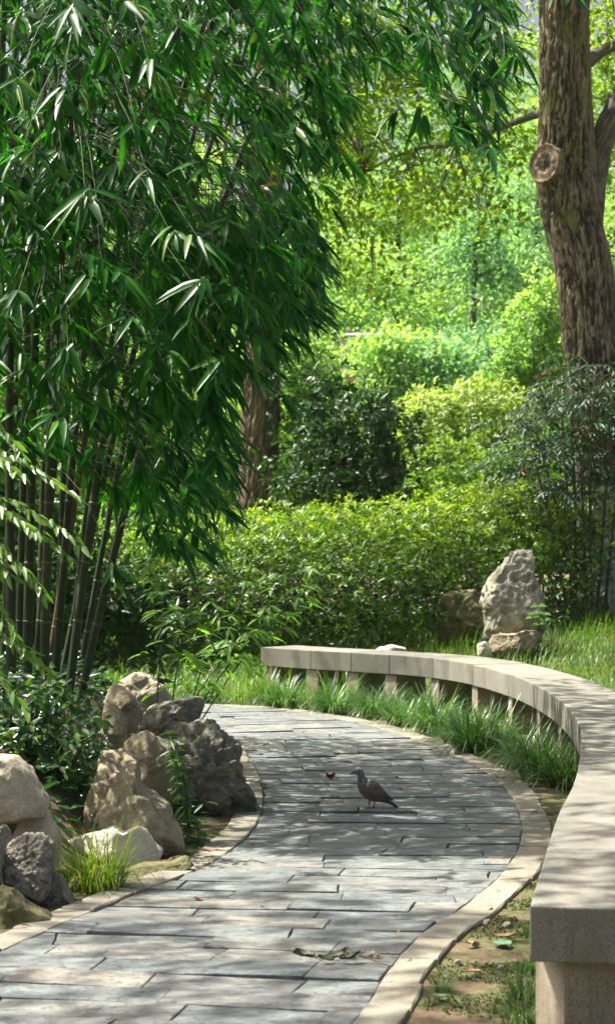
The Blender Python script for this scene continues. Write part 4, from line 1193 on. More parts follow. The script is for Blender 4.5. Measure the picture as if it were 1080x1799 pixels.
# ------------------------------------------------------------------ grass
def blades(r, pos, length, width, lean, tint=(0, 1), spread=None):
    """grass blades: pos (n,3), lean = outward horizontal direction or None"""
    a = Acc(); n = len(pos)
    an = r.uniform(0, 2 * np.pi, n)
    hd = np.c_[np.cos(an), np.sin(an), np.zeros(n)]
    if lean is not None: hd = nrm(hd * 0.75 + lean)
    hd = nrm(hd)
    ax = hd; nn = np.repeat(np.array([[0, 0, 1.0]]), n, 0)
    kind = r.integers(0, 4, n)
    for k in range(4):
        m = kind == k
        if m.sum() == 0: continue
        V, T, q = scatter(BLADES[k], pos[m], ax[m], nn[m], length[m], width[m], r.uniform(*tint, m.sum()))
        a.add(V, T, q)
    return a

def tuft_mesh(seed, n, L, W, spread, tint=(0, 1)):
    r = np.random.default_rng(seed)
    an = r.uniform(0, 6.283, n); rd = spread * np.sqrt(r.random(n))
    pos = np.c_[rd * np.cos(an), rd * np.sin(an), np.full(n, -0.02)]
    lean = np.c_[np.cos(an), np.sin(an), np.zeros(n)] * 1.0
    return blades(r, pos, L * r.uniform(0.55, 1.15, n), W * r.uniform(0.6, 1.2, n), lean, tint).mesh("tuft")

def make_tufts():
    var = [tuft_mesh(80 + k, 260, 0.50, 0.0105, 0.10) for k in range(5)]
    for m in var: m.materials.append(M['tuft'])
    r = np.random.default_rng(81)
    g = "liriope tufts between the kerb and the bench"
    pts = [(0.02, 0.45), (0.09, 0.3), (0.16, 0.42), (0.2, 0.18), (0.25, 0.38), (0.3, 0.2), (0.33, 0.42), (0.37, 0.22), (0.41, 0.34), (0.45, 0.2), (0.49, 0.3), (0.53, 0.16)]
    k = 0
    # bench front edge runs from near (0) to far (399): tufts in front of the far half
    names = []
    for i in range(20):
        u = i / 19.0
        j = int(np.interp(u, [0, 1], [392, 190]))
        off = -np.interp(u, [0, 0.3, 0.6, 0.85, 1], [0.75, 0.55, 0.38, 0.2, 0.1]) + (0.22 if i % 2 else -0.18) * np.interp(u, [0, 0.7, 1], [1, 0.6, 0.25]) + r.normal(0, 0.04)
        p = BE[j] + BN[j] * off
        sr, sl = side_dist(p[None])
        if sr[0] < 0.2: p = p + BN[j] * (0.2 - sr[0])
        o = bpy.data.objects.new("grass_tuft", var[i % 5]); link(o)
        o.location = (p[0], p[1], gz(p[None])[0]); s = r.uniform(0.75, 1.05); o.scale = (s * 1.1, s * 1.1, s * r.uniform(0.6, 0.85)); o.rotation_euler = (0, 0, r.uniform(0, 6.28))
        tag(o, "arching liriope tuft before the bench, %s along the bench from its far end" % ("%s" % (ORD + ["twenty-third", "twenty-fourth", "twenty-fifth", "twenty-sixth"])[i]), "grass tuft", g)
    # under and behind the bench
    for i in range(14):
        j = int(np.interp(i, [0, 13], [380, 215])); p = BE[j] + BN[j] * r.uniform(0.1, 0.4)
        o = bpy.data.objects.new("grass_tuft", var[(i + 2) % 5]); link(o)
        o.location = (p[0], p[1], gz(p[None])[0]); s = r.uniform(0.4, 0.6); o.scale = (s, s, s); o.rotation_euler = (0, 0, r.uniform(0, 6.28))
        tag(o, "low shaded tuft growing under the bench, %s from its far end" % ORD[i], "grass tuft", "tufts growing under the bench")
    # the lime tuft by the white stone
    p = G(162, 1575); m = tuft_mesh(95, 380, 0.34, 0.006, 0.11); m.materials.append(M['lime_tuft'])
    o = link(bpy.data.objects.new("grass_tuft", m)); o.location = (p[0], p[1] + 0.22, 0.0); tag(o, "bright yellow-green grass tuft between white stone and kerb", "grass tuft")
    # seedlings in the joint of the kerb
    m = tuft_mesh(96, 60, 0.07, 0.004, 0.012); m.materials.append(M['tuft'])
    m2 = tuft_mesh(97, 40, 0.06, 0.003, 0.015); m2.materials.append(M['lime_tuft'])
    o = link(bpy.data.objects.new("grass_tuft", m)); p = G(463, 1385); o.location = (p[0], p[1], 0.0); tag(o, "tiny dark green tuft in the left kerb joint by the craggy rock", "grass tuft")
    o = link(bpy.data.objects.new("grass_tuft", m2)); p = G(440, 1340); o.location = (p[0], p[1], 0.01); tag(o, "tiny dry yellowish tuft on the left kerb beyond the craggy rock", "grass tuft")
    m = tuft_mesh(98, 90, 0.13, 0.004, 0.04); m.materials.append(M['lime_tuft'])
    o = link(bpy.data.objects.new("grass_tuft", m)); p = G(376, 1262); o.location = (-0.86, 15.6, 0.0); o.scale = (1.6, 1.6, 2.0); tag(o, "pale thin tuft behind the flat-topped rock at path edge", "grass tuft")
    # near soil strip
    m = tuft_mesh(99, 130, 0.2, 0.005, 0.07); m.materials.append(M['tuft'])
    for k, (x, y, s) in enumerate([(922, 1745, 0.75), (932, 1700, 0.6), (915, 1790, 0.85), (775, 1735, 0.35), (935, 1640, 0.5), (790, 1580, 0.4)]):
        p = G(x, y); o = link(bpy.data.objects.new("grass_tuft", m)); o.location = (p[0], p[1], gz(p[None])[0]); o.scale = (s,) * 3; o.rotation_euler = (0, 0, k * 1.3)
        tag(o, ["dark tuft against the near bench leg", "small tuft beside the near bench slab", "dark tuft at the bottom edge by the bench leg", "tiny sprig in the moss beside near kerb", "sparse tuft under the near bench corner", "little tuft where soil strip narrows by kerb"][k], "grass tuft", "tufts on the soil strip")
make_tufts()

def make_lawn():
    r = np.random.default_rng(101)
    pts = []
    while len(pts) < 60:
        p = np.c_[r.uniform(-4.0, 6.5, 150000), r.uniform(11, 23.5, 150000)]
        sr, sl = side_dist(p)
        i, bd = near(BE[::6], p); sgn = ((p - BE[::6][i]) * BN[::6][i]).sum(1)
        far_left = (p[:, 1] > 17.6) & (p[:, 0] < 0.6)
        behind = (sgn > BW * 0.6) & (p[:, 0] > -0.6)
        patch = pn(np.c_[p * 0.7, np.zeros(len(p))]) > -0.34
        ok = (sr > 0.2) & (far_left | behind) & patch
        pts.append(p[ok]); break
    p = np.concatenate(pts)[:50000]
    z = np.concatenate([gz(q) for q in np.array_split(p, 8)])
    n = len(p)
    hgt = 0.25 * (1 + 0.8 * pn(np.c_[p * 1.6, np.ones(n)])) * r.uniform(0.6, 1.3, n)
    wnd = np.c_[pn(np.c_[p * 1.1, np.full(n, 3.0)]), pn(np.c_[p * 1.1, np.full(n, 8.0)]), np.zeros(n)] * 3
    a = blades(r, np.c_[p, z - 0.02], hgt, r.uniform(0.005, 0.011, n), wnd)
    tag(obj("lawn_grass", a.mesh("lawn_grass"), M['grass']), "long green lawn grass behind and beyond the bench", "grass", kind="stuff")
make_lawn()

def make_ground_cover():
    r = np.random.default_rng(102)
    # low plants on the left mound under the bamboo
    p = np.c_[r.uniform(-3, -0.4, 6000), r.uniform(9.6, 15.5, 6000)]
    sr, sl = side_dist(p); p = p[sl > 0.45]
    z = gz(p); n = len(p)
    an = r.uniform(0, 6.28, n)
    V, T, q = scatter(T_OVATE, np.c_[p, z + r.uniform(0, 0.16, n)], nrm(np.c_[np.cos(an), np.sin(an), r.uniform(-0.2, 0.6, n)]), nrm(np.array([0, -0.4, 1]) + r.normal(0, 0.4, (n, 3))), r.uniform(0.04, 0.09, n), r.uniform(0.018, 0.035, n), r.random(n) * 0.8)
    a = Acc(); a.add(V, T, q)
    tag(obj("ground_cover", a.mesh("ground_cover"), M['shrub_leaf']), "low leafy ground cover under the bamboo clump", "plants", kind="stuff")
    # moss crumbs and clover on the soil strip
    p = np.c_[r.uniform(-0.3, 1.4, 60000), r.uniform(5.5, 11.5, 60000)]
    sr, sl = side_dist(p); m = (sr > 0.16) & (sr < 0.85) & (pn(np.c_[p * 2.2, np.full(len(p), 5.0)]) > -0.02); p = p[m]; z = gz(p); n = len(p); an = r.uniform(0, 6.28, n)
    V, T, q = scatter(T_DIAM, np.c_[p, z - 0.003], nrm(np.c_[np.cos(an), np.sin(an), r.uniform(0.2, 1.4, n)]), nrm(np.array([0, 0, 1.0]) + r.normal(0, 0.5, (n, 3))), r.uniform(0.010, 0.028, n), r.uniform(0.005, 0.012, n), r.random(n))
    a = Acc(); a.add(V, T, q)
    M['moss'] = leaf_mat("moss", [(0, (0.03, 0.055, 0.012)), (1, (0.10, 0.13, 0.025))], 0.7, 0.2)
    tag(obj("moss", a.mesh("moss"), M['moss']), "moss and tiny clover patches on the soil strip beside the bench", "moss", kind="stuff")
make_ground_cover()

# ------------------------------------------------------------------ trees
def bark_trunk(name, centers, radii, mat, parent, nseg=150, sides=120, furrow=0.05, freq=9.0, seed=0, origin=None, twist=0.35):
    c, L = spline(centers, nseg); rs = np.interp(np.linspace(0, 1, nseg), np.linspace(0, 1, len(radii)), radii)
    cc = spline([(*p, q) for p, q in zip(centers, radii)], nseg)[0]; c, rs = cc[:, :3], cc[:, 3]
    s = np.linspace(0, L, nseg)
    a = np.arange(sides) / sides * 2 * np.pi
    A, Sg = np.meshgrid(a, s)
    tw = A + twist * Sg / L
    q = np.c_[(np.cos(tw) * freq * 0.55).ravel(), (np.sin(tw) * freq * 0.55).ravel(), (Sg * 1.25).ravel()] + seed * 13.7
    wob = fbm(np.c_[np.cos(A).ravel() * 2, np.sin(A).ravel() * 2, Sg.ravel() * 2.2] + seed, 2)
    q = q + 0.35 * wob[:, None]
    Nc = max(8, int(freq * 3.1)); cell_h = np.mean(rs) * 6.283 / Nc * 11.0
    wu = 1.5 * fbm(np.c_[np.cos(A).ravel() * 3, np.sin(A).ravel() * 3, Sg.ravel() * 2.2] + seed + 5, 4, 0.6)
    _, e, cid = vor2((tw.ravel() / 6.2832) * Nc + wu, Sg.ravel() / cell_h + 0.4 * wu + seed, Nc)
    fine = fbm(np.c_[np.cos(tw).ravel() * freq, np.sin(tw).ravel() * freq, Sg.ravel() * 9.0] + seed, 3)
    _, e2, cid2 = vor2((tw.ravel() / 6.2832) * Nc * 1.7 + wu * 1.3 + 3, Sg.ravel() / cell_h * 2.6 + 0.5 * wu, int(Nc * 1.7))
    ridge = sstep(0.03, 0.34, e + 0.22 * fine) * (0.55 + 0.45 * sstep(0.0, 0.22, e2 + 0.25 * fine))
    fur = 1 - ridge
    cid = 0.6 * cid + 0.4 * cid2
    ridge = ridge * (0.72 + 0.5 * cid) * (1 + 0.5 * fine)
    lump = fbm(np.c_[np.cos(A).ravel() * 1.1, np.sin(A).ravel() * 1.1, Sg.ravel() * 0.9] + seed * 3, 3)
    R = (np.repeat(rs, sides)) * (1 + 0.10 * lump - furrow * fur * 1.6 + 0.03 * fine * (1 - fur) + 0.012 * (cid - 0.5))
    t = nrm(np.gradient(c, axis=0)); x = nrm(np.cross(t, np.array([0, 1.0, 0.05]))); y = np.cross(t, x)
    V = np.repeat(c, sides, 0) + (np.cos(A).ravel() * R)[:, None] * np.repeat(x, sides, 0) + (np.sin(A).ravel() * R)[:, None] * np.repeat(y, sides, 0)
    if origin is not None: V = V - origin
    i = (np.arange(nseg - 1)[:, None] * sides); j = np.arange(sides)[None]; j2 = (j + 1) % sides
    p, qq = (i + j).ravel(), (i + j2).ravel()
    T = np.concatenate([np.c_[p, qq, qq + sides], np.c_[p, qq + sides, p + sides]])
    return obj(name, mesh_tri(name, V, T, np.clip(ridge, 0, 1)), M[mat], parent)

def vor2(u, v, N):
    """F1, F2-F1 and a random number of the nearest cell; u wraps after N cells"""
    iu, iv = np.floor(u).astype(int), np.floor(v).astype(int)
    f1 = np.full(len(u), 9.0); f2 = np.full(len(u), 9.0); idn = np.zeros(len(u))
    for a in (-1, 0, 1):
        for b in (-1, 0, 1):
            cu, cv = (iu + a), (iv + b)
            h = _perm[(_perm[np.mod(cu, N) & 255] + np.mod(cv, 256)) & 255]
            jx, jy = _grad[h][:, 0] * 0.42 + 0.5, _grad[h][:, 1] * 0.42 + 0.5
            d = np.sqrt((cu + jx - u) ** 2 + (cv + jy - v) ** 2)
            nearer = d < f1
            f2 = np.where(nearer, f1, np.minimum(f2, d)); idn = np.where(nearer, h / 255.0, idn); f1 = np.where(nearer, d, f1)
    return f1, f2 - f1, idn

def leaf_clumps(r, centers, radius, per, L, W, tpl=T_OVATE, flat=0.6):
    n = len(centers) * per
    c = np.repeat(centers, per, 0)
    off = r.normal(0, 1, (n, 3)) * np.array([1, 1, flat]) * radius * 0.5
    ax = nrm(r.normal(0, 0.7, (n, 3)) + nrm(off) * 0.6 + np.array([0, 0, -0.25])); nn = nrm(np.array([0, 0, 0.9]) + r.normal(0, 0.5, (n, 3)))
    base = np.repeat(r.random(len(centers)), per)
    return scatter(tpl, c + off, ax, nn, L * r.uniform(0.6, 1.2, n), W * r.uniform(0.7, 1.2, n), np.clip(base + r.normal(0, 0.15, n), 0, 1))

def make_right_tree():
    r = np.random.default_rng(111); d = 23.6
    base = P(1082, 1110, d)
    root = empty("leaning_tree", tuple(base)); tag(root, "big leaning tree with furrowed bark, cut stub and whitewashed foot at right", "tree")
    row = [(1082, 1135, 84), (1080, 1080, 70), (1076, 960, 60), (1066, 800, 57), (1046, 650, 55), (1036, 560, 52), (1024, 470, 51), (1006, 390, 52), (996, 320, 54), (994, 260, 52), (993, 190, 48), (990, 90, 45), (988, -20, 44), (978, -180, 40), (970, -360, 34), (950, -560, 24)]
    cen = [P(x, y, d) + np.array([0, 0.04 * math.sin(k), 0]) for k, (x, y, w) in enumerate(row)]
    rad = [w / F * d for x, y, w in row]
    mt = bark_mat("camphor_bark_limed", (0.225, 0.178, 0.118), (0.03, 0.025, 0.018), (0.15, 0.16, 0.03), white=P(0, 845, d)[2] - base[2])
    M['bark_limed'] = mt
    bark_trunk("trunk", cen, rad, 'bark_limed', root, 470, 220, 0.062, 9.0, 2, base, 0.8)
    # cut stub
    s0, s1 = P(996, 302, d), P(957, 287, d - 0.25)
    ax = nrm(s1 - s0)
    cs = [s0, s0 * 0.55 + s1 * 0.45, s0 * 0.15 + s1 * 0.85, s1, s1 + ax * 0.012]
    st = bark_trunk("cut_stub", cs, [0.08, 0.14, 0.205, 0.225, 0.2], 'stub', root, 30, 60, 0.05, 7, 5, base, 0.1)
    up = np.array([0, 0, 1.0]); xx = nrm(np.cross(ax, up)); yy = np.cross(ax, xx)
    V = [cs[-1] + ax * 0.004]; T = []; h = [0.2]
    rr = np.random.default_rng(5)
    for ring in range(1, 9):
        for k in range(40):
            a = k / 40 * 6.283; q = ring / 8 * 0.206
            V.append(cs[-1] + (xx * math.cos(a) + yy * math.sin(a)) * q + ax * (0.012 * math.sin(ring * 1.7) + rr.normal(0, 0.004) - 0.02 * (1 - ring / 8) * (rr.random() < 0.6))); h.append(0.25 + 0.75 * ring / 8 * rr.random() ** 0.3)
    for k in range(40): T.append((0, 1 + k, 1 + (k + 1) % 40))
    for ring in range(7):
        for k in range(40):
            p, q = 1 + ring * 40 + k, 1 + ring * 40 + (k + 1) % 40; T += [(p, q, q + 40), (p, q + 40, p + 40)]
    obj("cut_face", mesh_tri("cut_face", np.array(V) - base, np.array(T)[:, ::-1], np.array(h)), M['stub'], st)
    # limbs
    def limb(pts, r0, r1, mat='bark_grey', sides=40):
        return bark_trunk("limb", pts, np.linspace(r0, r1, len(pts)), mat, root, 60, sides, 0.05, 8, int(r0 * 1000) % 17, base, 0.3)
    limb([P(1030, 420, d), P(1040, 330, d + 0.05), P(1056, 250, d + 0.1), P(1090, 170, d + 0.2), P(1150, 60, d + 0.3), P(1200, -120, d + 0.5)], 0.17, 0.09)
    limb([P(1010, 130, d + 0.2), P(1045, 98, d + 0.4), P(1085, 76, d + 0.6), P(1180, 40, d + 1.0)], 0.085, 0.05)
    limb([P(985, 190, d + 0.1), P(930, 205, d + 0.5), P(860, 232, d + 0.9), P(800, 255, d + 1.3), P(730, 262, d + 1.6), P(640, 300, d + 2.0)], 0.05, 0.01)
    limb([P(860, 232, d + 0.9), P(820, 190, d + 1.2), P(760, 150, d + 1.5), P(680, 90, d + 2)], 0.04, 0.015)
    limb([P(985, -60, d), P(900, -200, d - 1), P(760, -330, d - 2.5), P(560, -420, d - 4)], 0.13, 0.04)
    # crown: boughs in view and the canopy above the frame
    cl = []
    def bough(x, y, dd, n, sx, sy, sd):
        for _ in range(n): cl.append(P(x + r.normal(0, sx), y + r.normal(0, sy), dd + r.normal(0, sd)))
    bough(820, 340, d + 1.2, 15, 55, 30, 0.5); bough(720, 345, d + 1.6, 8, 50, 25, 0.5); bough(620, 400, d + 2.0, 9, 45, 30, 0.4); bough(640, 470, d + 2.0, 6, 40, 14, 0.3)
    bough(660, 290, d + 1.9, 9, 50, 25, 0.4); bough(880, 230, d + 1.0, 9, 35, 60, 0.4); bough(900, 60, d + 1.0, 13, 45, 60, 0.5); bough(740, 130, d + 1.8, 12, 80, 70, 0.5)
    bough(1065, 130, d + 1.2, 10, 22, 60, 0.4); bough(1060, 20, d + 1.2, 10, 25, 40, 0.5); bough(1075, 300, d + 1.4, 4, 14, 40, 0.3); bough(590, 330, d + 2, 7, 30, 50, 0.4)
    bough(615, 170, d + 2.0, 26, 40, 70, 0.5); bough(705, 80, d + 1.9, 20, 50, 50, 0.5); bough(690, 190, d + 2.1, 16, 45, 30, 0.4); bough(1072, 235, d + 1.6, 9, 14, 40, 0.3); bough(570, 60, d + 2.2, 16, 40, 60, 0.4); bough(700, 275, d + 1.7, 10, 60, 14, 0.3); bough(860, 240, d + 0.9, 6, 50, 14, 0.2)
    cl = np.array(cl)
    up_c = np.c_[r.normal(1.0, 3.2, 900), r.normal(22.5, 3.2, 900), r.normal(10.0, 1.3, 900)]
    up_c = up_c[(up_c[:, 2] > 7.7 + 0 * up_c[:, 0]) & (up_c[:, 2] > H + (HZ + 40) / F * up_c[:, 1])]
    a = Acc(); a.add(*leaf_clumps(r, cl - base, 0.42, 34, 0.10, 0.055)); a.add(*leaf_clumps(r, up_c - base, 0.6, 30, 0.11, 0.055, T_DIAM))
    tag(obj("crown", a.mesh("crown"), M['crown_leaf'], root), kind="stuff")
    s = Acc()
    limbs_px = [P(860, 232, d + 0.9), P(800, 255, d + 1.3), P(730, 262, d + 1.6), P(640, 300, d + 2.0), P(760, 150, d + 1.5), P(1056, 250, d + 0.1), P(1085, 76, d + .6), P(990, 60, d)]
    for q in cl[::2]:
        k = min(limbs_px, key=lambda l: ((l - q) ** 2).sum())
        if np.linalg.norm(k - q) > 0.8: k = q + nrm(k - q) * 0.45
        s.tube(bez(k - base, (k + q) / 2 - base + np.array([0, 0, 0.1]), q - base, 5), np.linspace(0.012, 0.004, 5), 4, cap=False)
    tag(obj("twigs", s.mesh("twigs"), M['branch'], root), kind="stuff")
make_right_tree()

def make_mid_tree():
    r = np.random.default_rng(112); d = 26.2
    base = P(452, 1010, d)
    root = empty("straight_tree", tuple(base)); tag(root, "straight brown tree trunk standing behind hedge and bamboo", "tree")
    row = [(452, 1060, 50), (453, 920, 42), (455, 850, 37), (458, 700, 34), (462, 500, 32), (470, 250, 30), (482, 0, 28), (495, -250, 22), (500, -500, 14)]
    bark_trunk("trunk", [P(x, y, d) for x, y, w in row], [w / F * d for x, y, w in row], 'bark', root, 260, 90, 0.07, 8, 7, base, 0.2)
    for pts in ([P(478, 60, d), P(560, -60, d - .3), P(660, -200, d - 0.8)], [P(485, -60, d), P(380, -220, d - 0.4), P(240, -380, d - 1)], [P(490, -160, d), P(600, -340, d + 0.6), P(700, -460, d + 1)]):
        bark_trunk("limb", pts, [0.09, 0.06, 0.03], 'bark_grey', root, 30, 16, 0.04, 5, 3, base, 0.1)
    c = np.c_[r.normal(-0.6, 1.9, 200), r.normal(26, 1.6, 200), r.normal(9.4, 1.0, 200)]
    c2 = np.array([P(r.uniform(180, 640), r.uniform(-20, 330), d + r.uniform(-0.3, 1.8)) for _ in range(60)])
    a = Acc(); a.add(*leaf_clumps(r, np.concatenate([c, c2]) - base, 0.5, 30, 0.11, 0.05, T_DIAM))
    tag(obj("crown", a.mesh("crown"), M['crown_leaf'], root), kind="stuff")
make_mid_tree()

def far_tree(label, x, y0, y1, d, w, mat, seed, cone=False, density=1.0):
    """a far tree: x photo column of the trunk, y0 foot, y1 top, d distance, w crown width in metres"""
    r = np.random.default_rng(seed)
    base = P(x, y0, d); base[2] = min(base[2], 0.3); top = P(x + r.normal(0, 8), y1, d)
    root = empty("far_tree", tuple(base)); tag(root, label, "tree", "trees beyond the garden")
    hgt = top[2] - base[2]
    s = Acc(); mid = (base + top) / 2 + np.array([r.normal(0, 0.2), 0, 0])
    tr = bez(base, mid, top, 14) - base
    s.tube(tr, np.linspace(0.017 * hgt, 0.003 * hgt, 14) + 0.015, 9)
    ends = []
    nb = 34
    for k in range(nb):
        f = r.uniform(0.14, 0.98); q = tr[int(f * 13)]
        wd = w / 2 * ((1.08 - f) ** 0.75 if cone else (math.sin(math.pi * min(0.96, f * 0.86 + 0.12))) ** 0.6) * r.uniform(0.6, 1.12)
        an = r.uniform(0, 6.28); e = q + np.array([math.cos(an) * wd, math.sin(an) * wd * 0.8, wd * r.uniform(0.05, 0.5) * (0.4 if cone else 1)])
        s.tube(bez(q, (q + e) / 2 + np.array([0, 0, 0.1 * wd]), e, 6), np.linspace(0.006 * hgt * (1 - 0.6 * f), 0.01, 6), 5, cap=False)
        ends.append((q, e))
    obj("trunk", s.mesh("trunk"), M['far_bark'], root)
    cl = []
    for q, e in ends:
        ln = np.linalg.norm(e - q)
        for m in range(int(max(4, 4.6 * ln * density))):
            cl.append(q + (e - q) * r.uniform(0.35, 1.08) + r.normal(0, 0.12 * ln + 0.1, 3) * np.array([1, 1, 0.6]))
    cl = np.array(cl)
    a = Acc(); a.add(*leaf_clumps(r, cl, 0.66, 62, 0.17, 0.08, T_DIAM, 0.45))
    tag(obj("crown", a.mesh("crown"), M[mat], root), kind="stuff")

def make_far():
    far_tree("feathery blue-green conifer tree in the centre of the far trees", 825, 735, 330, 48, 5.4, 'far_b', 201, True, 1.25)
    far_tree("bright yellow-green tree left of the feathery conifer", 690, 740, 300, 55, 6.0, 'far_a', 202, False, 1.2)
    far_tree("pale green far tree reaching into the upper gap beside the bamboo", 600, 740, 350, 50, 4.2, 'far_a', 203, False, 1.1)
    far_tree("grey-green far tree with two dark stems left of the leaning trunk", 935, 740, 300, 58, 5.4, 'far_b', 204, False, 1.1)
    far_tree("dark far tree rising high behind the yellow-green one", 650, 750, 170, 70, 7.5, 'far_c', 205, False, 1.0)
    far_tree("tall blue-green far tree behind the conifer", 800, 750, 210, 74, 8.0, 'far_b', 206, False, 1.0)
    far_tree("tall yellow-green far tree at the right behind the leaning trunk", 980, 750, 180, 72, 8, 'far_a', 207, False, 1.0)
    far_tree("pale far tree whose top shows right of the leaning trunk", 1120, 750, 260, 60, 7, 'far_a', 208, False, 1.0)
    far_tree("low bright far tree behind the dark round bush", 515, 760, 560, 42, 1.8, 'far_a', 209, False, 1.2)
    far_tree("slight airy young tree standing before the white house", 668, 760, 575, 44, 1.3, 'far_a', 216, False, 0.3)
    far_tree("low dark blue-green far tree at the foot of the conifer", 775, 760, 600, 44, 2.3, 'far_b', 210, False, 1.3)
    far_tree("low dark blue-green far tree right of the conifer foot", 900, 760, 570, 46, 3.8, 'far_b', 211, False, 1.2)
    far_tree("tall pale far tree filling the gap above the boughs", 640, 750, -60, 66, 8.5, 'far_b', 217, False, 0.9)
    far_tree("tallest far tree left of the leaning trunk top", 880, 750, -90, 78, 9.0, 'far_b', 218, False, 0.9)
    far_tree("tall far tree behind the forked limb at right", 1080, 750, -60, 70, 8.0, 'far_a', 219, False, 0.9)
    far_tree("bright far tree seen through the bamboo at centre left", 400, 760, 220, 60, 7.5, 'far_a', 212, False, 1.0)
    far_tree("bright far tree seen through the bamboo stalks at left", 180, 760, 220, 58, 7.5, 'far_a', 213, False, 1.0)
    far_tree("far tree behind the bamboo at the left edge", -40, 760, 220, 60, 7.5, 'far_b', 214, False, 1.0)
    far_tree("far tree just outside the right edge of picture", 1290, 750, 200, 64, 8, 'far_b', 215, False, 0.9)
    # the wood behind, one mass
    r = np.random.default_rng(230)
    n = 2600; c = np.c_[r.uniform(-34, 34, n), r.uniform(100, 118, n), np.zeros(n)]
    c[:, 2] = r.random(n) * (17 + 5 * pn(np.c_[c[:, 0] * 0.12, np.zeros(n), np.zeros(n)]) * 2)
    a = Acc(); a.add(*leaf_clumps(r, c, 1.9, 34, 0.55, 0.3, T_DIAM, 0.5))
    tag(obj("far_wood", a.mesh("far_wood"), M['far_b']), "soft green wood closing the view behind all other trees", "wood", kind="stuff")
    # a glimpse of a house behind the trees
    d = 48.0; base = P(655, 760, d); base[2] = 0
    root = empty("garden_house", tuple(base)); tag(root, "white-walled house with grey tiled roof and tan base glimpsed between trees", "house")
    def box(name, x0, y0, x1, y1, yy0, yy1, mat):
        p, q = P(x0, y1, d), P(x1, y0, d); bm = bmesh.new()
        bmesh.ops.create_cube(bm, size=1); bmesh.ops.scale(bm, vec=(q[0] - p[0], yy1 - yy0, q[2] - p[2]), verts=bm.verts)
        bmesh.ops.translate(bm, vec=Vector(((p[0] + q[0]) / 2, d + (yy0 + yy1) / 2, (p[2] + q[2]) / 2)) - Vector(base), verts=bm.verts)
        return bm_obj(name, bm, mat, root)
    M['plaster'] = simple("white_plaster", (0.72, 0.7, 0.66), 0.9); M['roof'] = simple("roof_tile", (0.3, 0.3, 0.31), 0.8); M['ochre'] = simple("ochre_wall", (0.5, 0.32, 0.2), 0.9); M['pane'] = simple("window_glass", (0.05, 0.06, 0.07), 0.2)
    box("wall", 600, 590, 700, 655, 0, 2.5, M['plaster']); box("plinth", 596, 655, 704, 1050, -0.15, 2.7, M['ochre'])
    for k in range(3): box("window", 612 + 30 * k, 606, 626 + 30 * k, 640, -0.03, 0.02, M['pane'])
    bm = bmesh.new(); v = []
    for (x, y, yy) in ((590, 592, -0.5), (710, 592, -0.5), (710, 592, 3), (590, 592, 3), (606, 572, 1.25), (694, 572, 1.25)):
        q = P(x, y, d); q[1] = d + yy; v.append(bm.verts.new(tuple(q - base)))
    for f in ((0, 1, 5, 4), (1, 2, 5), (2, 3, 4, 5), (3, 0, 4), (3, 2, 1, 0)): bm.faces.new([v[i] for i in f])
    bm_obj("roof", bm, M['roof'], root)
make_far()

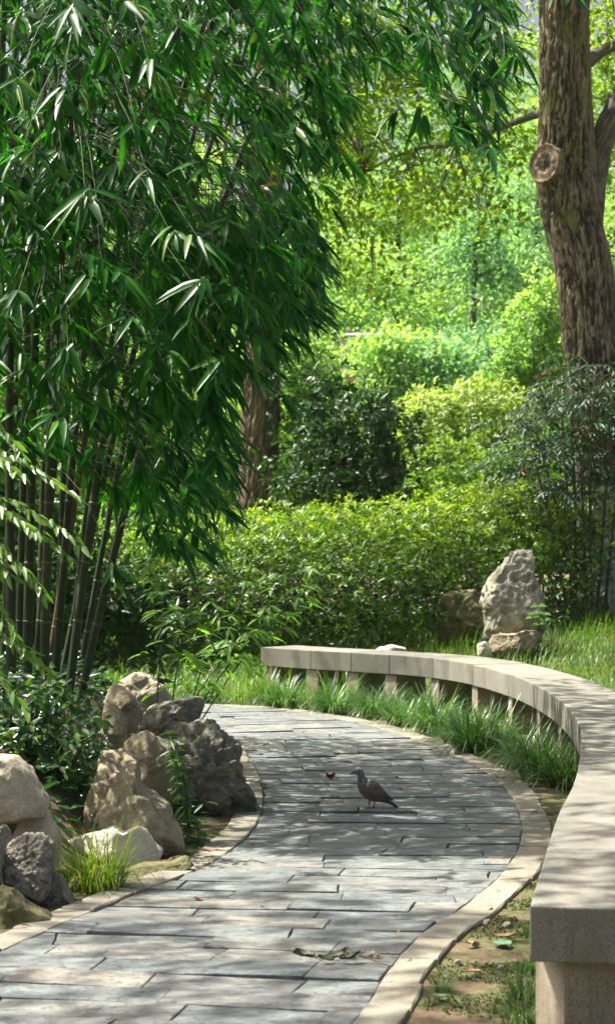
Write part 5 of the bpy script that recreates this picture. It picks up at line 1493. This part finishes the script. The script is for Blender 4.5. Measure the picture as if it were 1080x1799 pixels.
# ------------------------------------------------------------------ the dove
def make_dove():
    """one skin: rings lofted from bill to tail, then fused with wings and legs by a voxel remesh"""
    foot = G(652, 1421); sc = 1.0
    bm = bmesh.new()
    def loft(rings, n=16, sq=1.0):
        prev = None; first = None
        for (x, z, rx, ry, tilt) in rings:                # centre in the x-z plane, radii across the spine and sideways
            vs = []
            for k in range(n):
                a = k / n * 2 * math.pi
                u, w = math.cos(a) * rx, math.sin(a) * ry
                vs.append(bm.verts.new((x + u * math.sin(tilt) * -1, w, z + u * math.cos(tilt))))
            if prev:
                for k in range(n): bm.faces.new((prev[k], prev[(k + 1) % n], vs[(k + 1) % n], vs[k]))
            else: first = vs
            prev = vs
        bm.faces.new(first[::-1]); bm.faces.new(prev)
    # head to the left (-x). units metres; feet at z = 0
    R = math.radians
    loft([(-0.106, 0.172, 0.0014, 0.0014, R(14)), (-0.099, 0.1755, 0.0028, 0.0024, R(14)), (-0.089, 0.180, 0.004, 0.0034, R(12)), (-0.083, 0.184, 0.0075, 0.0072, R(5)), (-0.075, 0.189, 0.0140, 0.0125, R(0)),
          (-0.064, 0.191, 0.0185, 0.0160, R(-10)), (-0.053, 0.188, 0.0192, 0.0165, R(-35)), (-0.047, 0.177, 0.0175, 0.0162, R(-62)), (-0.045, 0.163, 0.0185, 0.0172, R(-74)), (-0.043, 0.148, 0.023, 0.021, R(-68)), (-0.036, 0.131, 0.033, 0.030, R(-56)),
          (-0.022, 0.113, 0.045, 0.039, R(-45)), (0.000, 0.097, 0.051, 0.043, R(-36)), (0.022, 0.083, 0.049, 0.041, R(-32)), (0.043, 0.070, 0.041, 0.036, R(-32)), (0.062, 0.058, 0.030, 0.030, R(-33)), (0.079, 0.046, 0.020, 0.026, R(-34)),
          (0.096, 0.035, 0.013, 0.024, R(-34)), (0.114, 0.023, 0.009, 0.025, R(-34)), (0.130, 0.012, 0.007, 0.025, R(-34)), (0.139, 0.006, 0.005, 0.023, R(-34))])
    for s in (-1, 1):                                       # folded wings
        prev = None; n = 12
        rings = [(-0.030, 0.128, 0.006, 0.004), (-0.018, 0.118, 0.024, 0.008), (0.004, 0.104, 0.033, 0.010), (0.030, 0.089, 0.031, 0.009), (0.056, 0.075, 0.023, 0.007), (0.082, 0.061, 0.014, 0.006), (0.104, 0.050, 0.007, 0.005), (0.120, 0.043, 0.003, 0.003)]
        side = [0.026, 0.036, 0.041, 0.039, 0.032, 0.023, 0.015, 0.010]
        for (x, z, rx, ry), sd in zip(rings, side):
            vs = [bm.verts.new((x + 0.5 * math.cos(k / n * 6.283) * rx, s * (sd + math.sin(k / n * 6.283) * ry * 1.0 - abs(math.cos(k / n * 6.283)) * 0.004), z + 0.87 * math.cos(k / n * 6.283) * rx)) for k in range(n)]
            if prev:
                for k in range(n): bm.faces.new((prev[k], prev[(k + 1) % n], vs[(k + 1) % n], vs[k]) if s > 0 else (vs[k], vs[(k + 1) % n], prev[(k + 1) % n], prev[k]))
            else: bm.faces.new(vs[::-1] if s > 0 else vs)
            prev = vs
        bm.faces.new(prev if s > 0 else prev[::-1])
    def rod(p, q, r0, r1, n=8):
        p, q = Vector(p), Vector(q); t = (q - p).normalized(); x = t.orthogonal().normalized(); y = t.cross(x)
        A = [bm.verts.new(p + (x * math.cos(k / n * 6.283) + y * math.sin(k / n * 6.283)) * r0) for k in range(n)]
        B = [bm.verts.new(q + (x * math.cos(k / n * 6.283) + y * math.sin(k / n * 6.283)) * r1) for k in range(n)]
        for k in range(n): bm.faces.new((A[k], A[(k + 1) % n], B[(k + 1) % n], B[k]))
        bm.faces.new(A[::-1]); bm.faces.new(B)
    for s, dx in ((-1, -0.016), (1, 0.018)):
        y = 0.017 * s
        rod((0.012 + dx * 0.4, y, 0.066), (0.010 + dx, y, 0.034), 0.015, 0.0065)       # feathered thigh
        rod((0.010 + dx, y, 0.038), (0.006 + dx, y, 0.006), 0.0034, 0.003)
        for an, ln in ((180, 0.024), (150, 0.021), (212, 0.021), (0, 0.013)):
            rod((0.006 + dx, y, 0.006), (0.006 + dx + ln * math.cos(R(an)), y + ln * math.sin(R(an)), 0.0025), 0.0031, 0.0022)
    me = bpy.data.meshes.new("dove"); bmesh.ops.recalc_face_normals(bm, faces=bm.faces); bm.to_mesh(me); bm.free()
    o = bpy.data.objects.new("dove", me); link(o)
    md = o.modifiers.new("fuse", 'REMESH'); md.mode = 'VOXEL'; md.voxel_size = 0.0017; md.use_smooth_shade = True
    sm = o.modifiers.new("soft", 'SMOOTH'); sm.iterations = 2; sm.factor = 0.5
    dg = bpy.context.evaluated_depsgraph_get(); me2 = bpy.data.meshes.new_from_object(o.evaluated_get(dg)); o.modifiers.clear(); o.data = me2; me2.name = "dove"
    me2.polygons.foreach_set("use_smooth", np.full(len(me2.polygons), True, dtype=bool))
    # plumage
    m, nt, b = new_mat("dove_plumage")
    tc = N(nt, "ShaderNodeTexCoord"); v = tc.outputs["Object"]; sp = N(nt, "ShaderNodeSeparateXYZ"); nt.links.new(v, sp.inputs[0])
    ramp_z = ramp(nt, None, [(0.0, (0.16, 0.06, 0.05)), (0.15, (0.16, 0.06, 0.05)), (0.2, (0.13, 0.105, 0.095)), (0.5, (0.105, 0.084, 0.068)), (0.68, (0.125, 0.098, 0.085)), (0.84, (0.135, 0.115, 0.105)), (0.93, (0.13, 0.135, 0.14))])
    mu = N(nt, "ShaderNodeMath", operation='MULTIPLY'); mu.inputs[1].default_value = 5.0; nt.links.new(sp.outputs[2], mu.inputs[0]); nt.links.new(mu.outputs[0], ramp_z.inputs[0])
    col = ramp_z.outputs[0]
    mp = N(nt, "ShaderNodeMapping"); nt.links.new(v, mp.inputs[0]); mp.inputs["Scale"].default_value = (60, 120, 120); mp.inputs["Rotation"].default_value = (0, R(-30), 0)
    vo = N(nt, "ShaderNodeTexVoronoi", Scale=1.0); nt.links.new(mp.outputs[0], vo.inputs["Vector"])
    fe = ramp(nt, vo.outputs["Distance"], [(0.1, (0.7, 0.7, 0.7)), (0.7, (1.35, 1.3, 1.25))])
    col = mix(nt, 1.0, col, fe.outputs[0], 'MULTIPLY')
    # checkered hind neck
    vo2 = N(nt, "ShaderNodeTexVoronoi", Scale=190.0); nt.links.new(v, vo2.inputs["Vector"])
    ck = ramp(nt, vo2.outputs["Distance"], [(0.3, (0.75, 0.72, 0.68)), (0.42, (0.012, 0.012, 0.012))])
    zb = ramp(nt, mu.outputs[0], [(0.64, (0, 0, 0)), (0.69, (1, 1, 1)), (0.79, (1, 1, 1)), (0.83, (0, 0, 0))])
    xb = N(nt, "ShaderNodeMapRange"); xb.inputs[1].default_value = -0.056; xb.inputs[2].default_value = -0.048; nt.links.new(sp.outputs[0], xb.inputs[0])
    fb = N(nt, "ShaderNodeMath", operation='MULTIPLY'); nt.links.new(zb.outputs[0], fb.inputs[0]); nt.links.new(xb.outputs[0], fb.inputs[1])
    col = mix(nt, fb.outputs[0], col, ck.outputs[0])
    # bill and tail end dark
    bl = N(nt, "ShaderNodeMapRange"); bl.inputs[1].default_value = -0.084; bl.inputs[2].default_value = -0.087; nt.links.new(sp.outputs[0], bl.inputs[0])
    col = mix(nt, bl.outputs[0], col, (0.02, 0.018, 0.018))
    tl = N(nt, "ShaderNodeMapRange"); tl.inputs[1].default_value = 0.05; tl.inputs[2].default_value = 0.075; tl.inputs[4].default_value = 0.7; nt.links.new(sp.outputs[0], tl.inputs[0])
    col = mix(nt, tl.outputs[0], col, (0.06, 0.046, 0.04))
    nt.links.new(col, b.inputs["Base Color"]); b.inputs["Roughness"].default_value = 0.75
    bump(nt, b, vo.outputs["Distance"], 0.5, 0.003)
    me2.materials.clear(); me2.materials.append(m)
    o.location = (foot[0] - 0.008, foot[1], 0.002); o.rotation_euler = (0, 0, R(10)); o.scale = (1.06,) * 3
    tag(o, "brown spotted dove with a checkered neck standing on the slate path", "bird")
    me3 = bpy.data.meshes.new("eye"); bm = bmesh.new(); bmesh.ops.create_icosphere(bm, subdivisions=2, radius=0.0027); bm.to_mesh(me3); bm.free()
    for s in (-1, 1):
        e = obj("eye", me3, simple("dove_eye", (0.03, 0.012, 0.008), 0.15) if s < 0 else None, o); e.location = (-0.0715, s * 0.0138, 0.1925)
make_dove()

# ------------------------------------------------------------------ fallen leaves and the twig
def curl_leaf(seed, curl):
    r = np.random.default_rng(seed); n = 7; V = []; T = []
    for i in range(n):
        t = i / (n - 1); w = math.sin(math.pi * min(1, t * 0.94 + 0.03)) ** 0.8 * 0.3
        z = curl * (t - 0.5) ** 2 * 0.9 + r.normal(0, 0.015)
        for q in (-1, -0.5, 0, 0.5, 1): V.append((q * w, t, z + abs(q) ** 1.5 * curl * 0.35 + r.normal(0, 0.01)))
    for i in range(n - 1):
        for q in range(4): a = i * 5 + q; T += [(a, a + 1, a + 6), (a, a + 6, a + 5)]
    V = np.array(V); V[:, 2] -= V[:, 2].min()
    a = Acc(); a.add(V, np.array(T), np.full(len(V), 0.5)); a.tube([(0, 0.02, V[2][2]), (0, -0.2, 0.1), (0.03, -0.42, 0.02)], [0.02, 0.016, 0.012], 5)
    return a.mesh("fallen_leaf")

def make_path_litter():
    r = np.random.default_rng(400)
    p = np.c_[r.uniform(-1.6, 1.4, 900), r.uniform(6, 18, 900)]
    sr, sl = side_dist(p); ed = np.maximum(sr, sl)
    p = p[(ed < 0.13) & ((r.random(900) < 0.12) | (ed > -0.14))]; n = len(p); an = r.uniform(0, 6.28, n)
    a = Acc(); a.add(*scatter(T_BAMBOO, np.c_[p, np.full(n, 0.014)], nrm(np.c_[np.cos(an), np.sin(an), r.uniform(-0.05, 0.12, n)]), nrm(np.array([0, 0, 1.0]) + r.normal(0, 0.25, (n, 3))), r.uniform(0.012, 0.05, n), r.uniform(0.005, 0.012, n), r.random(n)))
    tag(obj("leaf_litter", a.mesh("leaf_litter"), M['brown_leaf']), "crumbs of dry leaves scattered on the slate path and kerbs", "litter", kind="stuff")
make_path_litter()

def make_litter():
    L = [((588, 1369), 0.0, 0.065, 'red_leaf', 2.2, "curled dark red fallen leaf on the path behind the dove", 1.9), ((593, 1411), 0.0, 0.035, 'brown_leaf', -1.4, "small brown fallen leaf on the path left of the dove's feet", 0.4),
         ((352, 1583), 0.0, 0.05, 'red_leaf', 0.5, "little reddish leaf on the sunlit slate near the tuft", 0.5), ((188, 1625), 0.0, 0.045, 'brown_leaf', 1.9, "small brown leaf on the slate close to the left kerb", 0.4),
         ((356, 1499), 0.015, 0.07, 'red_leaf', -1.2, "orange-red leaf on the kerb below the craggy rock", 0.5), ((888, 1664), 0.0, 0.115, 'blue_leaf', 0.15, "blue-green fallen leaf on the soil beside the bench", 0.1),
         ((786, 1752), 0.0, 0.05, 'blue_leaf', 1.5, "small light green leaf on the brown soil by the kerb", 0.2), ((845, 1712), 0.0, 0.06, 'brown_leaf', 0.9, "pale tan leaf in the middle of soil strip", 0.6),
         ((905, 1648), 0.0, 0.09, 'brown_leaf', 1.5, "dry brown leaf under the near bench slab", 0.5), ((868, 1755), 0.0, 0.03, 'brown_leaf', 0.2, "tiny pale leaf on soil left of the bench leg", 0.3),
         ((700, 1369), 0.02, 0.05, 'brown_leaf', 0.4, "tiny brown leaf on the path well behind the dove's tail", 0.6), ((886, 1369), 0.02, 0.06, 'dark_dry', 1.0, "dark dry leaf on the right kerb at the bend", 0.6),
         ((835, 1658), 0.0, 0.05, 'brown_leaf', 2.2, "small tan leaf in the moss near the kerb corner", 0.5), ((470, 1595), 0.0, 0.03, 'dark_dry', 2.0, "tiny dark leaf on the sunlit middle of path", 0.6)]
    for i, ((x, y), z, s, mt, rz, lb, cu) in enumerate(L):
        p = G(x, y, z); zz = max(z, float(gz(p[None])[0])) if side_dist(p[None])[0][0] > 0.15 else z
        o = obj("fallen_leaf", curl_leaf(300 + i, cu * 0.55), M[mt]); o.location = (p[0], p[1], zz + 0.005); o.scale = (s,) * 3; o.rotation_euler = (0, 0, rz)
        tag(o, lb, "leaf", "fallen leaves")
    # broken twig with withered leaves on the near slate
    p = G(600, 1692); root = empty("fallen_twig", (p[0], p[1], 0.004)); tag(root, "broken twig with withered dark green leaves on the near slate", "twig")
    s = Acc(); q = lambda x, y, z=0.012: np.append(G(x, y) - p, z)
    s.tube([q(545, 1688), q(580, 1692, 0.02), q(625, 1690, 0.025), q(670, 1700), q(690, 1706)], [0.003, 0.0035, 0.0035, 0.003, 0.002], 6); s.tube([q(618, 1690, 0.02), q(612, 1680, 0.03)], 0.002, 5)
    obj("stem", s.mesh("stem"), M['twig'], root)
    for i, (x, y, L_, rz) in enumerate([(552, 1690, 0.075, 1.2), (545, 1688, 0.07, 2.0), (572, 1692, 0.075, -1.2), (585, 1694, 0.06, 1.8), (598, 1694, 0.065, -1.6), (612, 1692, 0.055, -0.9), (614, 1684, 0.05, 0.2)]):
        o = obj("leaf", curl_leaf(330 + i, 0.5), M['dark_dry'], root); w = q(x, y, 0.006); o.location = tuple(w); o.scale = (L_,) * 3; o.rotation_euler = (0.25, 0.2 * (i % 3 - 1), rz)
    p = G(655, 1680); rr = rock("stone_chip", "pale flaky stone chip on the slate beside the twig", [(632, 1688), (640, 1674), (658, 1671), (672, 1680), (680, 1690), (655, 1694)], p[1], 0.05, M['rock_pit'], 340, 0.04, 4, 4, cat="stone", group=None)
    for k, (x, y, s_) in enumerate([(835, 1658, 8), (803, 1690, 7), (890, 1625, 9), (855, 1620, 8), (880, 1700, 7), (860, 1600, 9)]):
        d = G(x, y)[1]
        rock("pebble", ["pebble at the mossy kerb corner", "pebble on moss along near kerb", "pebble below the near bench corner", "pebble where moss meets bare soil", "pebble beside the blue-green leaf", "pebble where the soil strip narrows"][k], [(x - s_, y + 2), (x - s_ * 0.6, y - s_ * 0.6), (x + s_ * 0.4, y - s_ * 0.7), (x + s_, y), (x + s_ * 0.5, y + s_ * 0.5), (x - s_ * 0.5, y + s_ * 0.6)], d, s_ / F * d, M['pebble'], 350 + k, 0.05, 4, 4, cat="pebble", group="pebbles on the soil strip")
make_litter()

# ------------------------------------------------------------------ the hazy summer air
def make_haze():
    bm = bmesh.new(); bmesh.ops.create_cube(bm, size=1)
    bmesh.ops.scale(bm, vec=(260, 190, 31), verts=bm.verts); bmesh.ops.translate(bm, vec=(0, 62, 14.4), verts=bm.verts)
    m = bpy.data.materials.new("haze"); m.use_nodes = True; nt = m.node_tree; nt.nodes.remove(nt.nodes["Principled BSDF"])
    v = nt.nodes.new("ShaderNodeVolumePrincipled"); v.inputs["Color"].default_value = (0.86, 0.95, 0.97, 1); v.inputs["Density"].default_value = 0.00018; v.inputs["Anisotropy"].default_value = 0.2
    nt.links.new(v.outputs[0], nt.nodes["Material Output"].inputs["Volume"])
    o = bm_obj("haze", bm, m); tag(o, kind="stuff")
make_haze()
